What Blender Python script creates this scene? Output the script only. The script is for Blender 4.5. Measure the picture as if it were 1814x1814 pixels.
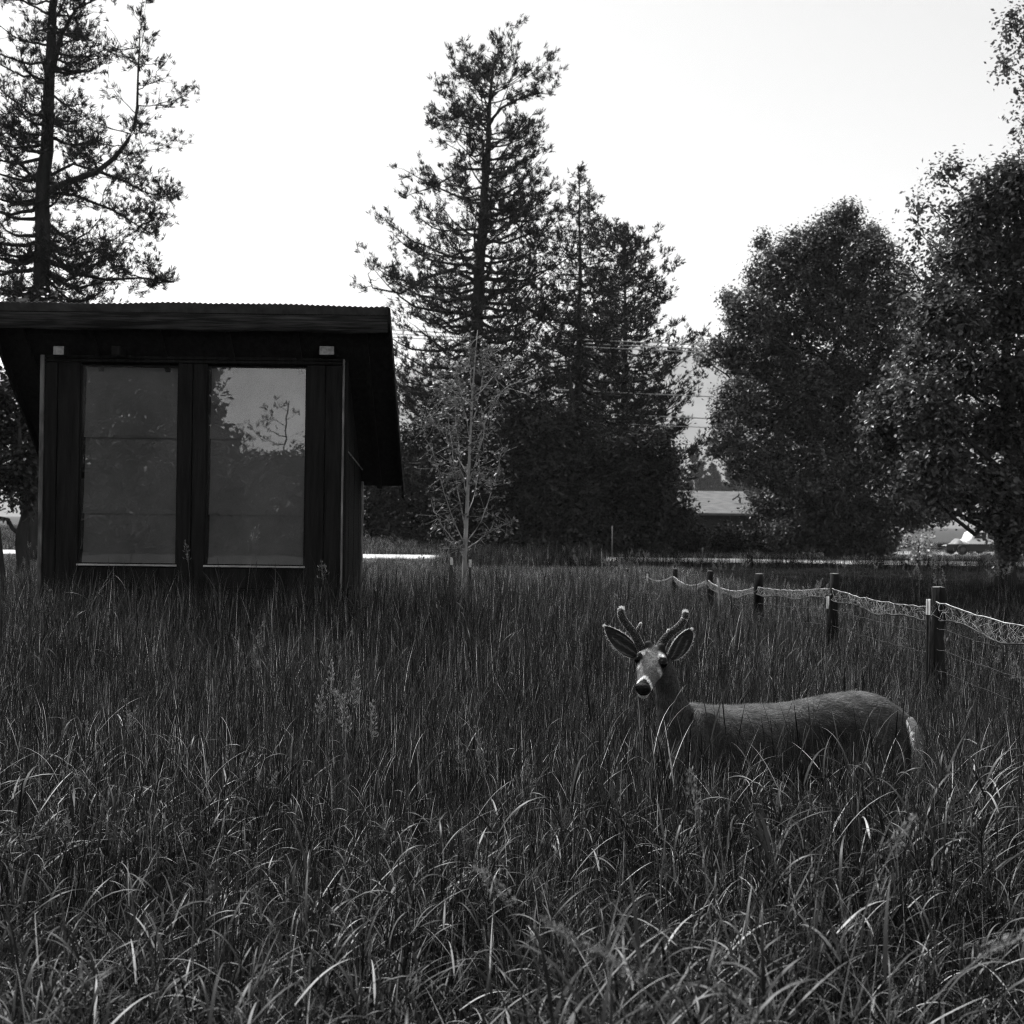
import bpy, bmesh, math, random
import numpy as np
from mathutils import Vector, Matrix

for _o in list(bpy.data.objects):
    bpy.data.objects.remove(_o)
S = bpy.context.scene
COL = S.collection
rng = np.random.default_rng(7)
random.seed(7)

# ------------------------------------------------------------------ camera
F = 2000.0                       # focal length in photograph pixels (frame 1814)
EYE = 1.7
PITCH = math.atan(18 / F)
ROLL = math.radians(0.7)
FWD = np.array([0, math.cos(PITCH), math.sin(PITCH)])
R0 = np.array([1.0, 0, 0]); U0 = np.array([0, -math.sin(PITCH), math.cos(PITCH)])
RIGHT = math.cos(ROLL) * R0 + math.sin(ROLL) * U0
UP = -math.sin(ROLL) * R0 + math.cos(ROLL) * U0
cam_d = bpy.data.cameras.new('camera')
cam = bpy.data.objects.new('camera', cam_d)
COL.objects.link(cam)
M = Matrix.Identity(4)
for i in range(3):
    M[i][0] = RIGHT[i]; M[i][1] = UP[i]; M[i][2] = -FWD[i]
M[2][3] = EYE
cam.matrix_world = M
cam_d.sensor_width = 36
cam_d.lens = F / 1814 * 36
cam_d.clip_start = 0.05
cam_d.clip_end = 20000
cam_d.dof.use_dof = True
cam_d.dof.focus_distance = 5.6
cam_d.dof.aperture_fstop = 5.0
S.camera = cam

# ------------------------------------------------------------------ sky, sun, exposure
SUN_EL, SUN_AZ = math.radians(57), math.radians(-40)      # behind the far trees, left of the view axis
w = bpy.data.worlds.new('World'); S.world = w; w.use_nodes = True
nt = w.node_tree; nt.nodes.clear()
sky = nt.nodes.new('ShaderNodeTexSky'); sky.sky_type = 'NISHITA'; sky.sun_disc = False
sky.sun_elevation = SUN_EL; sky.sun_rotation = SUN_AZ
sky.air_density = 1.0; sky.dust_density = 1.0; sky.ozone_density = 1.0
bw = nt.nodes.new('ShaderNodeRGBToBW')
bg = nt.nodes.new('ShaderNodeBackground'); bg.inputs['Strength'].default_value = 0.15
out = nt.nodes.new('ShaderNodeOutputWorld')
nt.links.new(sky.outputs[0], bw.inputs[0]); nt.links.new(bw.outputs[0], bg.inputs['Color'])
nt.links.new(bg.outputs[0], out.inputs['Surface'])

sl = bpy.data.lights.new('sun', 'SUN'); sl.energy = 4.2; sl.angle = math.radians(2.5); sl.color = (1, 1, 1)
so = bpy.data.objects.new('sun', sl); COL.objects.link(so)
sd = Vector((math.sin(SUN_AZ) * math.cos(SUN_EL), math.cos(SUN_AZ) * math.cos(SUN_EL), math.sin(SUN_EL)))
so.rotation_euler = (-sd).to_track_quat('-Z', 'Y').to_euler()
so.location = sd * 100
S.view_settings.view_transform = 'Standard'; S.view_settings.look = 'None'
S.view_settings.exposure = 0.84; S.view_settings.gamma = 1.0
S.view_settings.use_curve_mapping = False
S.render.engine = 'CYCLES'
S.cycles.use_adaptive_sampling = True; S.cycles.adaptive_threshold = 0.02
S.cycles.max_bounces = 4; S.cycles.diffuse_bounces = 1; S.cycles.glossy_bounces = 3
S.cycles.transmission_bounces = 4; S.cycles.transparent_max_bounces = 6; S.cycles.volume_bounces = 0
S.cycles.use_denoising = True; S.cycles.denoiser = 'OPENIMAGEDENOISE'; S.cycles.denoising_input_passes = 'RGB_ALBEDO_NORMAL'; S.cycles.denoising_prefilter = 'NONE'
S.cycles.filter_width = 1.1
S.cycles.caustics_reflective = False; S.cycles.caustics_refractive = False

# ------------------------------------------------------------------ helpers
def W(px, py, Y):
    """the point at distance Y (world y) that shows at pixel (px, py) of the 1814 px photograph"""
    d = FWD + (px - 907) / F * RIGHT + (907 - py) / F * UP
    return np.array([0, 0, EYE]) + d * (Y / d[1])

def hgt(x, y):
    x = np.asarray(x, float); y = np.asarray(y, float)
    sm = lambda a: np.clip(a, 0, 1) ** 2 * (3 - 2 * np.clip(a, 0, 1))
    h = 0.035 * np.sin(x * 0.9 + 1.3) * np.sin(y * 0.7) + 0.03 * np.sin(x * 0.33 - y * 0.41 + 2)
    h = h * sm((60 - y) / 20)
    h = h + 0.12 * np.exp(-((x + 3.2) ** 2 / 12 + (y - 11) ** 2 / 14))
    road = sm((y - 40.5) / 3.2) * sm((53.5 - y) / 3.2)
    h = h * (1 - road) + 0.2 * road
    left = sm((4 - x) / 8)
    h = h + left * 0.62 * sm((y - 50.2) / 5)
    h = h + 0.0 * y
    return h

def nodes(name):
    m = bpy.data.materials.new(name); m.use_nodes = True
    t = m.node_tree; t.nodes.clear()
    o = t.nodes.new('ShaderNodeOutputMaterial')
    return m, t, o

def grey_ramp(t, lo, hi):
    mr = t.nodes.new('ShaderNodeMapRange')
    mr.inputs['To Min'].default_value = lo; mr.inputs['To Max'].default_value = hi
    return mr

def surf(name, lo, hi, scale=6.0, stretch=(1, 1, 1), rough=0.8, bump=0.0, bscale=None, spec=0.3, detail=6, metal=0.0, contrast=(0.3, 0.7)):
    """a plain grey surface: noise between two greys, bump from a finer noise"""
    m, t, o = nodes(name)
    tc = t.nodes.new('ShaderNodeTexCoord'); mp = t.nodes.new('ShaderNodeMapping')
    mp.inputs['Scale'].default_value = stretch
    t.links.new(tc.outputs['Object'], mp.inputs['Vector'])
    n = t.nodes.new('ShaderNodeTexNoise'); n.inputs['Scale'].default_value = scale; n.inputs['Detail'].default_value = detail
    t.links.new(mp.outputs[0], n.inputs['Vector'])
    mr = grey_ramp(t, lo, hi); mr.inputs['From Min'].default_value = contrast[0]; mr.inputs['From Max'].default_value = contrast[1]
    t.links.new(n.outputs['Fac'], mr.inputs['Value'])
    p = t.nodes.new('ShaderNodeBsdfPrincipled')
    p.inputs['Roughness'].default_value = rough; p.inputs['Specular IOR Level'].default_value = spec
    p.inputs['Metallic'].default_value = metal
    t.links.new(mr.outputs[0], p.inputs['Base Color'])
    if bump:
        n2 = t.nodes.new('ShaderNodeTexNoise'); n2.inputs['Scale'].default_value = bscale or scale * 3; n2.inputs['Detail'].default_value = 8
        t.links.new(mp.outputs[0], n2.inputs['Vector'])
        b = t.nodes.new('ShaderNodeBump'); b.inputs['Strength'].default_value = bump; b.inputs['Distance'].default_value = 0.02
        t.links.new(n2.outputs['Fac'], b.inputs['Height']); t.links.new(b.outputs[0], p.inputs['Normal'])
    t.links.new(p.outputs[0], o.inputs['Surface'])
    return m

def leafmat(name, v, rough=0.45, trans=0.3, spec=0.4, vary=0.5, tone=True):
    """leaf or blade: attribute 'tone' (0..1, a tone per leaf or blade) around the grey v; thin enough to let light through"""
    m, t, o = nodes(name)
    p = t.nodes.new('ShaderNodeBsdfPrincipled'); p.inputs['Roughness'].default_value = rough
    p.inputs['Specular IOR Level'].default_value = spec
    at = t.nodes.new('ShaderNodeAttribute'); at.attribute_name = 'tone'
    oi = t.nodes.new('ShaderNodeObjectInfo')
    a = t.nodes.new('ShaderNodeMath'); a.operation = 'MULTIPLY_ADD'
    a.inputs[1].default_value = vary; a.inputs[2].default_value = 1 - vary / 2
    t.links.new(oi.outputs['Random'], a.inputs[0])
    mul = t.nodes.new('ShaderNodeMath'); mul.operation = 'MULTIPLY'
    t.links.new(at.outputs['Fac'], mul.inputs[0]); t.links.new(a.outputs[0], mul.inputs[1])
    mul2 = t.nodes.new('ShaderNodeMath'); mul2.operation = 'MULTIPLY'; mul2.inputs[1].default_value = v
    t.links.new(mul.outputs[0], mul2.inputs[0])
    t.links.new(mul2.outputs[0], p.inputs['Base Color'])
    if trans:
        tr = t.nodes.new('ShaderNodeBsdfTranslucent'); t.links.new(mul2.outputs[0], tr.inputs['Color'])
        mx = t.nodes.new('ShaderNodeMixShader'); mx.inputs[0].default_value = trans
        t.links.new(p.outputs[0], mx.inputs[1]); t.links.new(tr.outputs[0], mx.inputs[2])
        t.links.new(mx.outputs[0], o.inputs['Surface'])
    else:
        t.links.new(p.outputs[0], o.inputs['Surface'])
    return m

def mesh_np(name, V, faces, smooth=True, tone=None):
    """faces: list of int arrays (n,3) and/or (n,4)"""
    me = bpy.data.meshes.new(name)
    V = np.ascontiguousarray(V, np.float32)
    faces = [np.asarray(f, np.int32) for f in faces if len(f)]
    tot = sum(f.size for f in faces); nf = sum(len(f) for f in faces)
    me.vertices.add(len(V)); me.vertices.foreach_set('co', V.ravel())
    me.loops.add(tot); me.loops.foreach_set('vertex_index', np.concatenate([f.ravel() for f in faces]))
    ls = []; base = 0
    for f in faces:
        k = f.shape[1]; ls.append(base + np.arange(len(f)) * k); base += f.size
    me.polygons.add(nf); me.polygons.foreach_set('loop_start', np.concatenate(ls).astype(np.int32))
    me.polygons.foreach_set('use_smooth', np.full(nf, smooth))
    me.update(calc_edges=True)
    if tone is not None:
        a = me.attributes.new('tone', 'FLOAT', 'POINT')
        a.data.foreach_set('value', np.ascontiguousarray(tone, np.float32))
    return me

def link(name, me, mat=None, parent=None, loc=None):
    o = bpy.data.objects.new(name, me); COL.objects.link(o)
    if mat is not None and me is not None and hasattr(me, 'materials') and len(me.materials) == 0:
        me.materials.append(mat)
    if parent is not None: o.parent = parent
    if loc is not None: o.location = loc
    return o

def tag(o, label=None, cat=None, group=None, kind=None):
    if label: o['label'] = label
    if cat: o['category'] = cat
    if group: o['group'] = group
    if kind: o['kind'] = kind
    return o

def thing(name, label, cat, loc=(0, 0, 0), group=None):
    o = bpy.data.objects.new(name, None); COL.objects.link(o); o.location = Vector([float(v) for v in loc])
    o.empty_display_size = 0.1
    return tag(o, label, cat, group)

def part(name, me, mat, parent, kind=None):
    """mesh given in world coordinates, parented to a thing that stands elsewhere"""
    o = link(name, me, mat, parent)
    root = parent; off = Vector((0, 0, 0))
    while root is not None:
        off += root.location; root = root.parent
    o.location = -off
    if kind: o['kind'] = kind
    return o

def tubes(P, R, k=5, cap=False):
    """P (m,n,3) paths, R (m,n) radii -> verts, quads"""
    P = np.asarray(P, float); R = np.asarray(R, float)
    m, n, _ = P.shape
    T = np.gradient(P, axis=1); T /= np.linalg.norm(T, axis=2, keepdims=True) + 1e-9
    ref = np.where(np.abs(T[..., 2:3]) > 0.9, np.array([1.0, 0, 0]), np.array([0, 0, 1.0]))
    A = np.cross(T, ref); A /= np.linalg.norm(A, axis=2, keepdims=True) + 1e-9
    B = np.cross(T, A)
    an = np.arange(k) / k * 2 * np.pi
    V = P[:, :, None, :] + R[:, :, None, None] * (np.cos(an)[None, None, :, None] * A[:, :, None, :] + np.sin(an)[None, None, :, None] * B[:, :, None, :])
    idx = np.arange(m * n * k).reshape(m, n, k)
    a = idx[:, :-1, :]; b = np.roll(idx, -1, axis=2)[:, :-1, :]
    c = np.roll(idx, -1, axis=2)[:, 1:, :]; d = idx[:, 1:, :]
    Q = np.stack([a, b, c, d], -1).reshape(-1, 4)
    V = V.reshape(-1, 3)
    if cap:
        V = np.concatenate([V, P[:, 0], P[:, -1]])
        i0 = m * n * k + np.arange(m); i1 = i0 + m
        t0 = np.stack([np.roll(idx, -1, axis=2)[:, 0, :], idx[:, 0, :], np.repeat(i0[:, None], k, 1)], -1).reshape(-1, 3)
        t1 = np.stack([idx[:, -1, :], np.roll(idx, -1, axis=2)[:, -1, :], np.repeat(i1[:, None], k, 1)], -1).reshape(-1, 3)
        return V, Q, np.concatenate([t0, t1])
    return V, Q

class Geo:
    """collects verts, tris, quads and tone"""
    def __init__(s): s.V = []; s.T = []; s.Q = []; s.tn = []; s.n = 0
    def add(s, V, quads=None, tris=None, tone=1.0):
        V = np.asarray(V, float)
        if quads is not None and len(quads): s.Q.append(np.asarray(quads) + s.n)
        if tris is not None and len(tris): s.T.append(np.asarray(tris) + s.n)
        s.V.append(V); s.tn.append(np.broadcast_to(np.asarray(tone, float), (len(V),))); s.n += len(V)
    def tube(s, pts, rad, k=6, tone=1.0, cap=True):
        V, Q, T = tubes(np.asarray(pts, float)[None], np.asarray(rad, float)[None], k, True)
        s.add(V, Q, T, tone)
    def box(s, c, e, rot=None, tone=1.0):
        c = np.asarray(c, float); e = np.asarray(e, float) / 2
        v = np.array([[x, y, z] for x in (-1, 1) for y in (-1, 1) for z in (-1, 1)]) * e
        if rot is not None: v = v @ np.asarray(rot).T
        q = np.array([[0, 1, 3, 2], [4, 6, 7, 5], [0, 4, 5, 1], [2, 3, 7, 6], [0, 2, 6, 4], [1, 5, 7, 3]])
        s.add(v + c, q, None, tone)
    def mesh(s, name, smooth=True):
        fs = []
        if s.Q: fs.append(np.concatenate(s.Q))
        if s.T: fs.append(np.concatenate(s.T))
        return mesh_np(name, np.concatenate(s.V), fs, smooth, np.concatenate(s.tn))

def bevel_box(x0, x1, y0, y1, z0, z1, bev=0.004, jit=0.0):
    bm = bmesh.new(); bmesh.ops.create_cube(bm, size=1)
    for v in bm.verts:
        v.co = Vector(((x0 + x1) / 2 + v.co.x * (x1 - x0), (y0 + y1) / 2 + v.co.y * (y1 - y0), (z0 + z1) / 2 + v.co.z * (z1 - z0)))
        if jit: v.co += Vector((random.uniform(-jit, jit), random.uniform(-jit, jit), random.uniform(-jit, jit)))
    if bev: bmesh.ops.bevel(bm, geom=bm.edges[:], offset=bev, segments=1, affect='EDGES')
    me = bpy.data.meshes.new('box'); bm.to_mesh(me); bm.free()
    return me

# ------------------------------------------------------------------ materials
M_ground = surf('field_soil', 0.02, 0.05, 3, rough=0.95, bump=0.6)
M_shade_soil = surf('shade_toned_soil', 0.006, 0.013, 1.2, rough=0.95, bump=0.6, spec=0.02)  # deep tree shade put into the soil colour
M_road = surf('pale_road', 0.48, 0.64, 1.5, rough=0.85, bump=0.2, bscale=30)
M_gravel = surf('pale_gravel', 0.34, 0.5, 3, rough=0.9, bump=0.3)
M_hill = surf('forested_hill', 0.03, 0.12, 0.006, rough=1, detail=10)
M_grass = leafmat('grass_blade', 0.027, rough=0.48, trans=0.15, spec=0.25, vary=0.7)
M_grass_mid = leafmat('upright_grass', 0.072, rough=0.5, trans=0.22, spec=0.3, vary=0.7)
M_far_grass = leafmat('short_grass', 0.07, rough=0.6, trans=0.25, spec=0.3, vary=0.4)
M_weed = leafmat('shade_toned_weed', 0.009, rough=0.7, trans=0.1, spec=0.05, vary=0.5)  # dark weeds with tree shade added into their colour
M_seed = leafmat('dry_seedhead', 0.27, rough=0.8, trans=0.2, spec=0.2, vary=0.3)
M_needle = leafmat('pine_needle', 0.012, rough=0.6, trans=0.1, spec=0.25, vary=0.0)
M_leaf = leafmat('leaf', 0.075, rough=0.42, trans=0.38, spec=0.5, vary=0.0)
M_leaf_dark = leafmat('leaf_dark', 0.020, rough=0.5, trans=0.15, spec=0.3, vary=0.0)
M_leaf_pale = leafmat('leaf_pale', 0.09, rough=0.45, trans=0.25, spec=0.4, vary=0.0)
M_bark = surf('bark', 0.012, 0.045, 5, (1, 1, 0.25), rough=0.95, bump=0.8, bscale=16, spec=0.1)
M_pale_bark = surf('pale_bark', 0.16, 0.40, 9, (1, 1, 0.4), rough=0.8, bump=0.4, spec=0.2)
M_twig = surf('twig_bark', 0.03, 0.07, 8, rough=0.9)
M_wood = surf('stained_wood', 0.003, 0.015, 9, (3, 3, 0.25), rough=0.8, bump=0.5, bscale=30, spec=0.14)
M_woodh = surf('stained_fascia', 0.006, 0.06, 7, (0.35, 3, 6), rough=0.8, bump=0.8, bscale=22, spec=0.2, contrast=(0.42, 0.75))
M_edge = surf('weathered_edge', 0.05, 0.26, 14, (2, 2, 0.3), rough=0.85, bump=0.6, spec=0.2)
M_edge2 = surf('weathered_corner', 0.02, 0.20, 7, (2, 2, 0.5), rough=0.9, bump=0.8, spec=0.15)
M_endgrain = surf('end_grain', 0.16, 0.36, 25, rough=0.9, bump=0.4)
M_metal = surf('corrugated_metal', 0.02, 0.06, 8, rough=0.6, metal=0.0, spec=0.4)
M_blind = surf('grey_blind', 0.24, 0.36, 2.5, (1, 1, 1), rough=0.9)
M_sill = surf('pale_sill', 0.22, 0.42, 14, (0.4, 2, 2), rough=0.8, bump=0.3)
M_inside = surf('dark_inside', 0.01, 0.015, 3)

def glass_mat():
    m, t, o = nodes('window_glass')
    fr = t.nodes.new('ShaderNodeFresnel'); fr.inputs['IOR'].default_value = 1.85
    tr = t.nodes.new('ShaderNodeBsdfTransparent')
    gl = t.nodes.new('ShaderNodeBsdfGlossy'); gl.inputs['Roughness'].default_value = 0.0
    tc = t.nodes.new('ShaderNodeTexCoord')
    n = t.nodes.new('ShaderNodeTexNoise'); n.inputs['Scale'].default_value = 2.2; n.inputs['Detail'].default_value = 1
    b = t.nodes.new('ShaderNodeBump'); b.inputs['Strength'].default_value = 0.05; b.inputs['Distance'].default_value = 0.02
    t.links.new(tc.outputs['Object'], n.inputs['Vector']); t.links.new(n.outputs['Fac'], b.inputs['Height'])
    t.links.new(b.outputs[0], gl.inputs['Normal'])
    mx = t.nodes.new('ShaderNodeMixShader')
    t.links.new(fr.outputs[0], mx.inputs[0]); t.links.new(tr.outputs[0], mx.inputs[1]); t.links.new(gl.outputs[0], mx.inputs[2])
    # a thin film of dust
    df = t.nodes.new('ShaderNodeBsdfDiffuse'); df.inputs['Color'].default_value = (0.4, 0.4, 0.4, 1)
    n2 = t.nodes.new('ShaderNodeTexNoise'); n2.inputs['Scale'].default_value = 1.6; n2.inputs['Detail'].default_value = 6
    t.links.new(tc.outputs['Object'], n2.inputs['Vector'])
    mr = grey_ramp(t, 0.005, 0.10); mr.inputs['From Min'].default_value = 0.4; mr.inputs['From Max'].default_value = 0.7
    t.links.new(n2.outputs['Fac'], mr.inputs['Value'])
    mx2 = t.nodes.new('ShaderNodeMixShader')
    t.links.new(mr.outputs[0], mx2.inputs[0]); t.links.new(mx.outputs[0], mx2.inputs[1]); t.links.new(df.outputs[0], mx2.inputs[2])
    t.links.new(mx2.outputs[0], o.inputs['Surface'])
    return m
M_glass = glass_mat()

# ------------------------------------------------------------------ the ground
def axis(near, far, n1, n2):
    a = np.linspace(0, near, n1); b = near * (far / near) ** np.linspace(0, 1, n2 + 1)[1:]
    return np.concatenate([a, b])
xs = axis(40, 7800, 90, 28); xs = np.concatenate([-xs[::-1][:-1], xs])
ys = np.concatenate([-axis(20, 200, 16, 8)[::-1][:-1], axis(75, 7800, 150, 28)])
gx, gy = np.meshgrid(xs, ys, indexing='ij')
V = np.stack([gx, gy, hgt(gx, gy)], -1).reshape(-1, 3)
nx, ny = len(xs), len(ys)
ii = np.arange(nx * ny).reshape(nx, ny)
Q = np.stack([ii[:-1, :-1], ii[1:, :-1], ii[1:, 1:], ii[:-1, 1:]], -1).reshape(-1, 4)
tag(link('field_ground', mesh_np('field_ground', V, [Q]), M_ground), 'dark earth of the wide grassy field', kind='structure')

def strip(name, x0, x1, y0, y1, mat, dz, n=(60, 8), label=None):
    a, b = np.meshgrid(np.linspace(x0, x1, n[0]), np.linspace(y0, y1, n[1]), indexing='ij')
    V = np.stack([a, b, hgt(a, b) + dz], -1).reshape(-1, 3)
    i = np.arange(n[0] * n[1]).reshape(n)
    Q = np.stack([i[:-1, :-1], i[1:, :-1], i[1:, 1:], i[:-1, 1:]], -1).reshape(-1, 4)
    return tag(link(name, mesh_np(name, V, [Q]), mat), label, kind='structure')
strip('road', -260, 260, 44.2, 49.4, M_road, 0.02, (260, 8), 'pale straight road crossing behind the field')
strip('driveway', 22, 46, 66.5, 78, M_gravel, 0.03, (30, 24), 'pale gravel drive where the white car is parked')
strip('painted_shade_soil', 5.2, 60, 5, 43.6, M_shade_soil, 0.035, (120, 90), 'soil beyond the netting fence, darkened with painted tree shade')  # sheet darkened to stand in for shade under the edge tree

# far hill
hx, hy = np.meshgrid(np.linspace(-7400, 7400, 200), np.linspace(4600, 7600, 80), indexing='ij')
ridge = 830 + 110 * np.sin(hx / 1500 + 0.9) + 50 * np.sin(hx / 560 + .4) + 24 * np.sin(hx / 197 + 1)
prof = np.clip((hy - 4600) / 1500, 0, 1); prof = prof ** 1.2 * (1 - 0.5 * np.clip((hy - 6100) / 1500, 0, 1))
hz = ridge * prof + prof * (34 * np.sin(hx / 161 + hy / 147) * np.sin(hy / 183) + rng.normal(0, 5, hx.shape)) - 2
V = np.stack([hx, hy, hz], -1).reshape(-1, 3)
i = np.arange(hx.size).reshape(hx.shape)
Q = np.stack([i[:-1, :-1], i[1:, :-1], i[1:, 1:], i[:-1, 1:]], -1).reshape(-1, 4)
tag(link('hill', mesh_np('hill', V, [Q]), M_hill), 'hazy forested hill far behind the trees', kind='structure')

# ------------------------------------------------------------------ trees
def leaf_cloud(C, size, up=0.35, outward=None, flat=0.5, tone=(0.6, 1.4), aspect=0.55, r=None):
    """diamond leaves at C (n,3): 4 verts, 2 tris each (folded along the midrib)"""
    r = r or rng
    n = len(C)
    N = r.normal(size=(n, 3)); N[:, 2] = np.abs(N[:, 2]) * (0.6 + up) + up
    if outward is not None: N = N + outward * flat
    N /= np.linalg.norm(N, axis=1, keepdims=True)
    D = np.cross(N, r.normal(size=(n, 3))); D /= np.linalg.norm(D, axis=1, keepdims=True) + 1e-9
    B = np.cross(N, D)
    L = size * r.uniform(0.65, 1.35, (n, 1)); Wd = L * aspect
    p0 = C - D * L * 0.5; p2 = C + D * L * 0.5
    p1 = C + B * Wd * 0.5 + N * Wd * 0.12; p3 = C - B * Wd * 0.5 + N * Wd * 0.12
    V = np.stack([p0, p1, p2, p3], 1).reshape(-1, 3)
    k = np.arange(n) * 4
    T = np.concatenate([np.stack([k, k + 1, k + 2], 1), np.stack([k, k + 2, k + 3], 1)])
    return V, T, np.repeat(r.uniform(tone[0], tone[1], n), 4)

def bent(a, b, n=6, sag=0.1, wob=0.05):
    """paths (m,n,3) from a (m,3) to b (m,3), bowed by sag*length upward first"""
    a = np.asarray(a, float); b = np.asarray(b, float)
    s = np.linspace(0, 1, n)[None, :, None]
    L = np.linalg.norm(b - a, axis=1)[:, None, None]
    P = a[:, None] * (1 - s) + b[:, None] * s
    P[..., 2:3] -= sag * L * np.sin(np.pi * s)
    P += rng.normal(0, 1, P.shape) * wob * L * np.sin(np.pi * s)
    return P

def broadleaf(name, label, base, top, trunk_r, blobs, leaf=0.13, dens=1.0, mat=None, group=None, tone=(0.5, 1.5), bark=None, cat='tree', per=24, spread=0.22, twig_r=0.012, core=1.0):
    """blobs: list of (x,y,z,rx,ry,rz) foliage masses in world units"""
    t = thing(name, label, cat, base, group)
    base = np.asarray(base, float); top = np.asarray(top, float)
    n = 12; s = np.linspace(0, 1, n)[:, None]
    tp = base * (1 - s) + top * s
    tp[1:] += rng.normal(0, 1, (n - 1, 3)) * np.array([1, 1, 0]) * trunk_r * 0.35
    tp[0, 2] -= 0.15
    rad = trunk_r * (1 - 0.75 * s[:, 0]); rad[0] *= 1.3
    g = Geo(); g.tube(tp, rad, 9)
    B = np.asarray(blobs, float)
    # limbs to each mass
    zt = np.clip(B[:, 2] - 0.55 * np.hypot(B[:, 0] - base[0], B[:, 1] - base[1]) - B[:, 5] * 0.5, base[2] + 0.18 * (top[2] - base[2]), top[2])
    fr = (zt - base[2]) / (top[2] - base[2])
    st = base[None] * (1 - fr[:, None]) + top[None] * fr[:, None]
    P = bent(st, B[:, :3], 7, 0.06, 0.04)
    R = (trunk_r * 0.42 * (1 - fr * 0.6))[:, None] * np.linspace(1, 0.25, 7)[None]
    v, q = tubes(P, R, 5); g.add(v, q)
    cl = Geo()
    for b in B:
        area = (b[3] * b[4] + b[3] * b[5] + b[4] * b[5]) / 3
        nc = max(8, int(dens * area * 48 * (0.13 / leaf) ** 1.2))
        d = rng.normal(size=(nc, 3)); d /= np.linalg.norm(d, axis=1, keepdims=True)
        rr = rng.uniform(0.45, 1.0, (nc, 1)) ** 0.6 * rng.uniform(0.85, 1.22, (nc, 1))
        C = b[:3] + d * rr * b[3:6]
        C = C[C[:, 2] > base[2] + 0.1]; d = d[:len(C)] if len(C) < nc else d
        k = rng.random(len(C)) < 0.5
        if k.any():
            P = bent(np.repeat(b[None, :3], k.sum(), 0), C[k], 4, 0.03, 0.06)
            v, q = tubes(P, np.full((k.sum(), 1), twig_r) * np.linspace(1.6, 0.5, 4)[None], 3); g.add(v, q)
        LC = np.repeat(C, per, 0) + rng.normal(0, spread, (len(C) * per, 3))
        ow = LC - b[:3]; ow /= np.linalg.norm(ow, axis=1, keepdims=True) + 1e-9
        v, T, tn = leaf_cloud(LC, leaf, 0.35, ow, 0.5, (0.65, 1.3))
        tn = tn * np.repeat(np.repeat(rng.uniform(tone[0], tone[1], len(C)), per), 4)
        cl.add(v, None, T, tn)
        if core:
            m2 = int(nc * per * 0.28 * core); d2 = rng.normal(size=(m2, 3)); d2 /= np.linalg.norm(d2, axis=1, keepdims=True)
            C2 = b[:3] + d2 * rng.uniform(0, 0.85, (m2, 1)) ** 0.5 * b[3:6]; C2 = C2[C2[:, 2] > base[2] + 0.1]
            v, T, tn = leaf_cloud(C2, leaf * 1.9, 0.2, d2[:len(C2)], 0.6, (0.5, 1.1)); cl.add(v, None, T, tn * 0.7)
    part('trunk', g.mesh('trunk'), bark or M_bark, t)
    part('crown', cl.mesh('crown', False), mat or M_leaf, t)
    return t

def tufts(C, D, L, Wd, k=7, open_=0.55):
    """needle brushes at C along D: k thin blades each"""
    n = len(C)
    D = D / (np.linalg.norm(D, axis=1, keepdims=True) + 1e-9)
    Dr = np.repeat(D, k, 0); Cr = np.repeat(C, k, 0)
    dv = rng.normal(size=(n * k, 3)); dv -= (dv * Dr).sum(1, keepdims=True) * Dr
    dv /= np.linalg.norm(dv, axis=1, keepdims=True) + 1e-9
    N = Dr + dv * rng.uniform(0.15, open_ * 1.8, (n * k, 1)); N /= np.linalg.norm(N, axis=1, keepdims=True)
    S_ = np.cross(N, rng.normal(size=(n * k, 3))); S_ /= np.linalg.norm(S_, axis=1, keepdims=True) + 1e-9
    l = L * rng.uniform(0.6, 1.25, (n * k, 1))
    st = Cr - Dr * L * rng.uniform(0, 0.55, (n * k, 1))
    p0 = st; p1 = st + N * l * 0.55 + S_ * Wd; p2 = st + N * l; p3 = st + N * l * 0.55 - S_ * Wd
    V = np.stack([p0, p1, p2, p3], 1).reshape(-1, 3)
    i = np.arange(n * k) * 4
    T = np.concatenate([np.stack([i, i + 1, i + 2], 1), np.stack([i, i + 2, i + 3], 1)])
    return V, T, np.repeat(np.repeat(rng.uniform(0.5, 1.6, n), k), 4)

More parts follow.
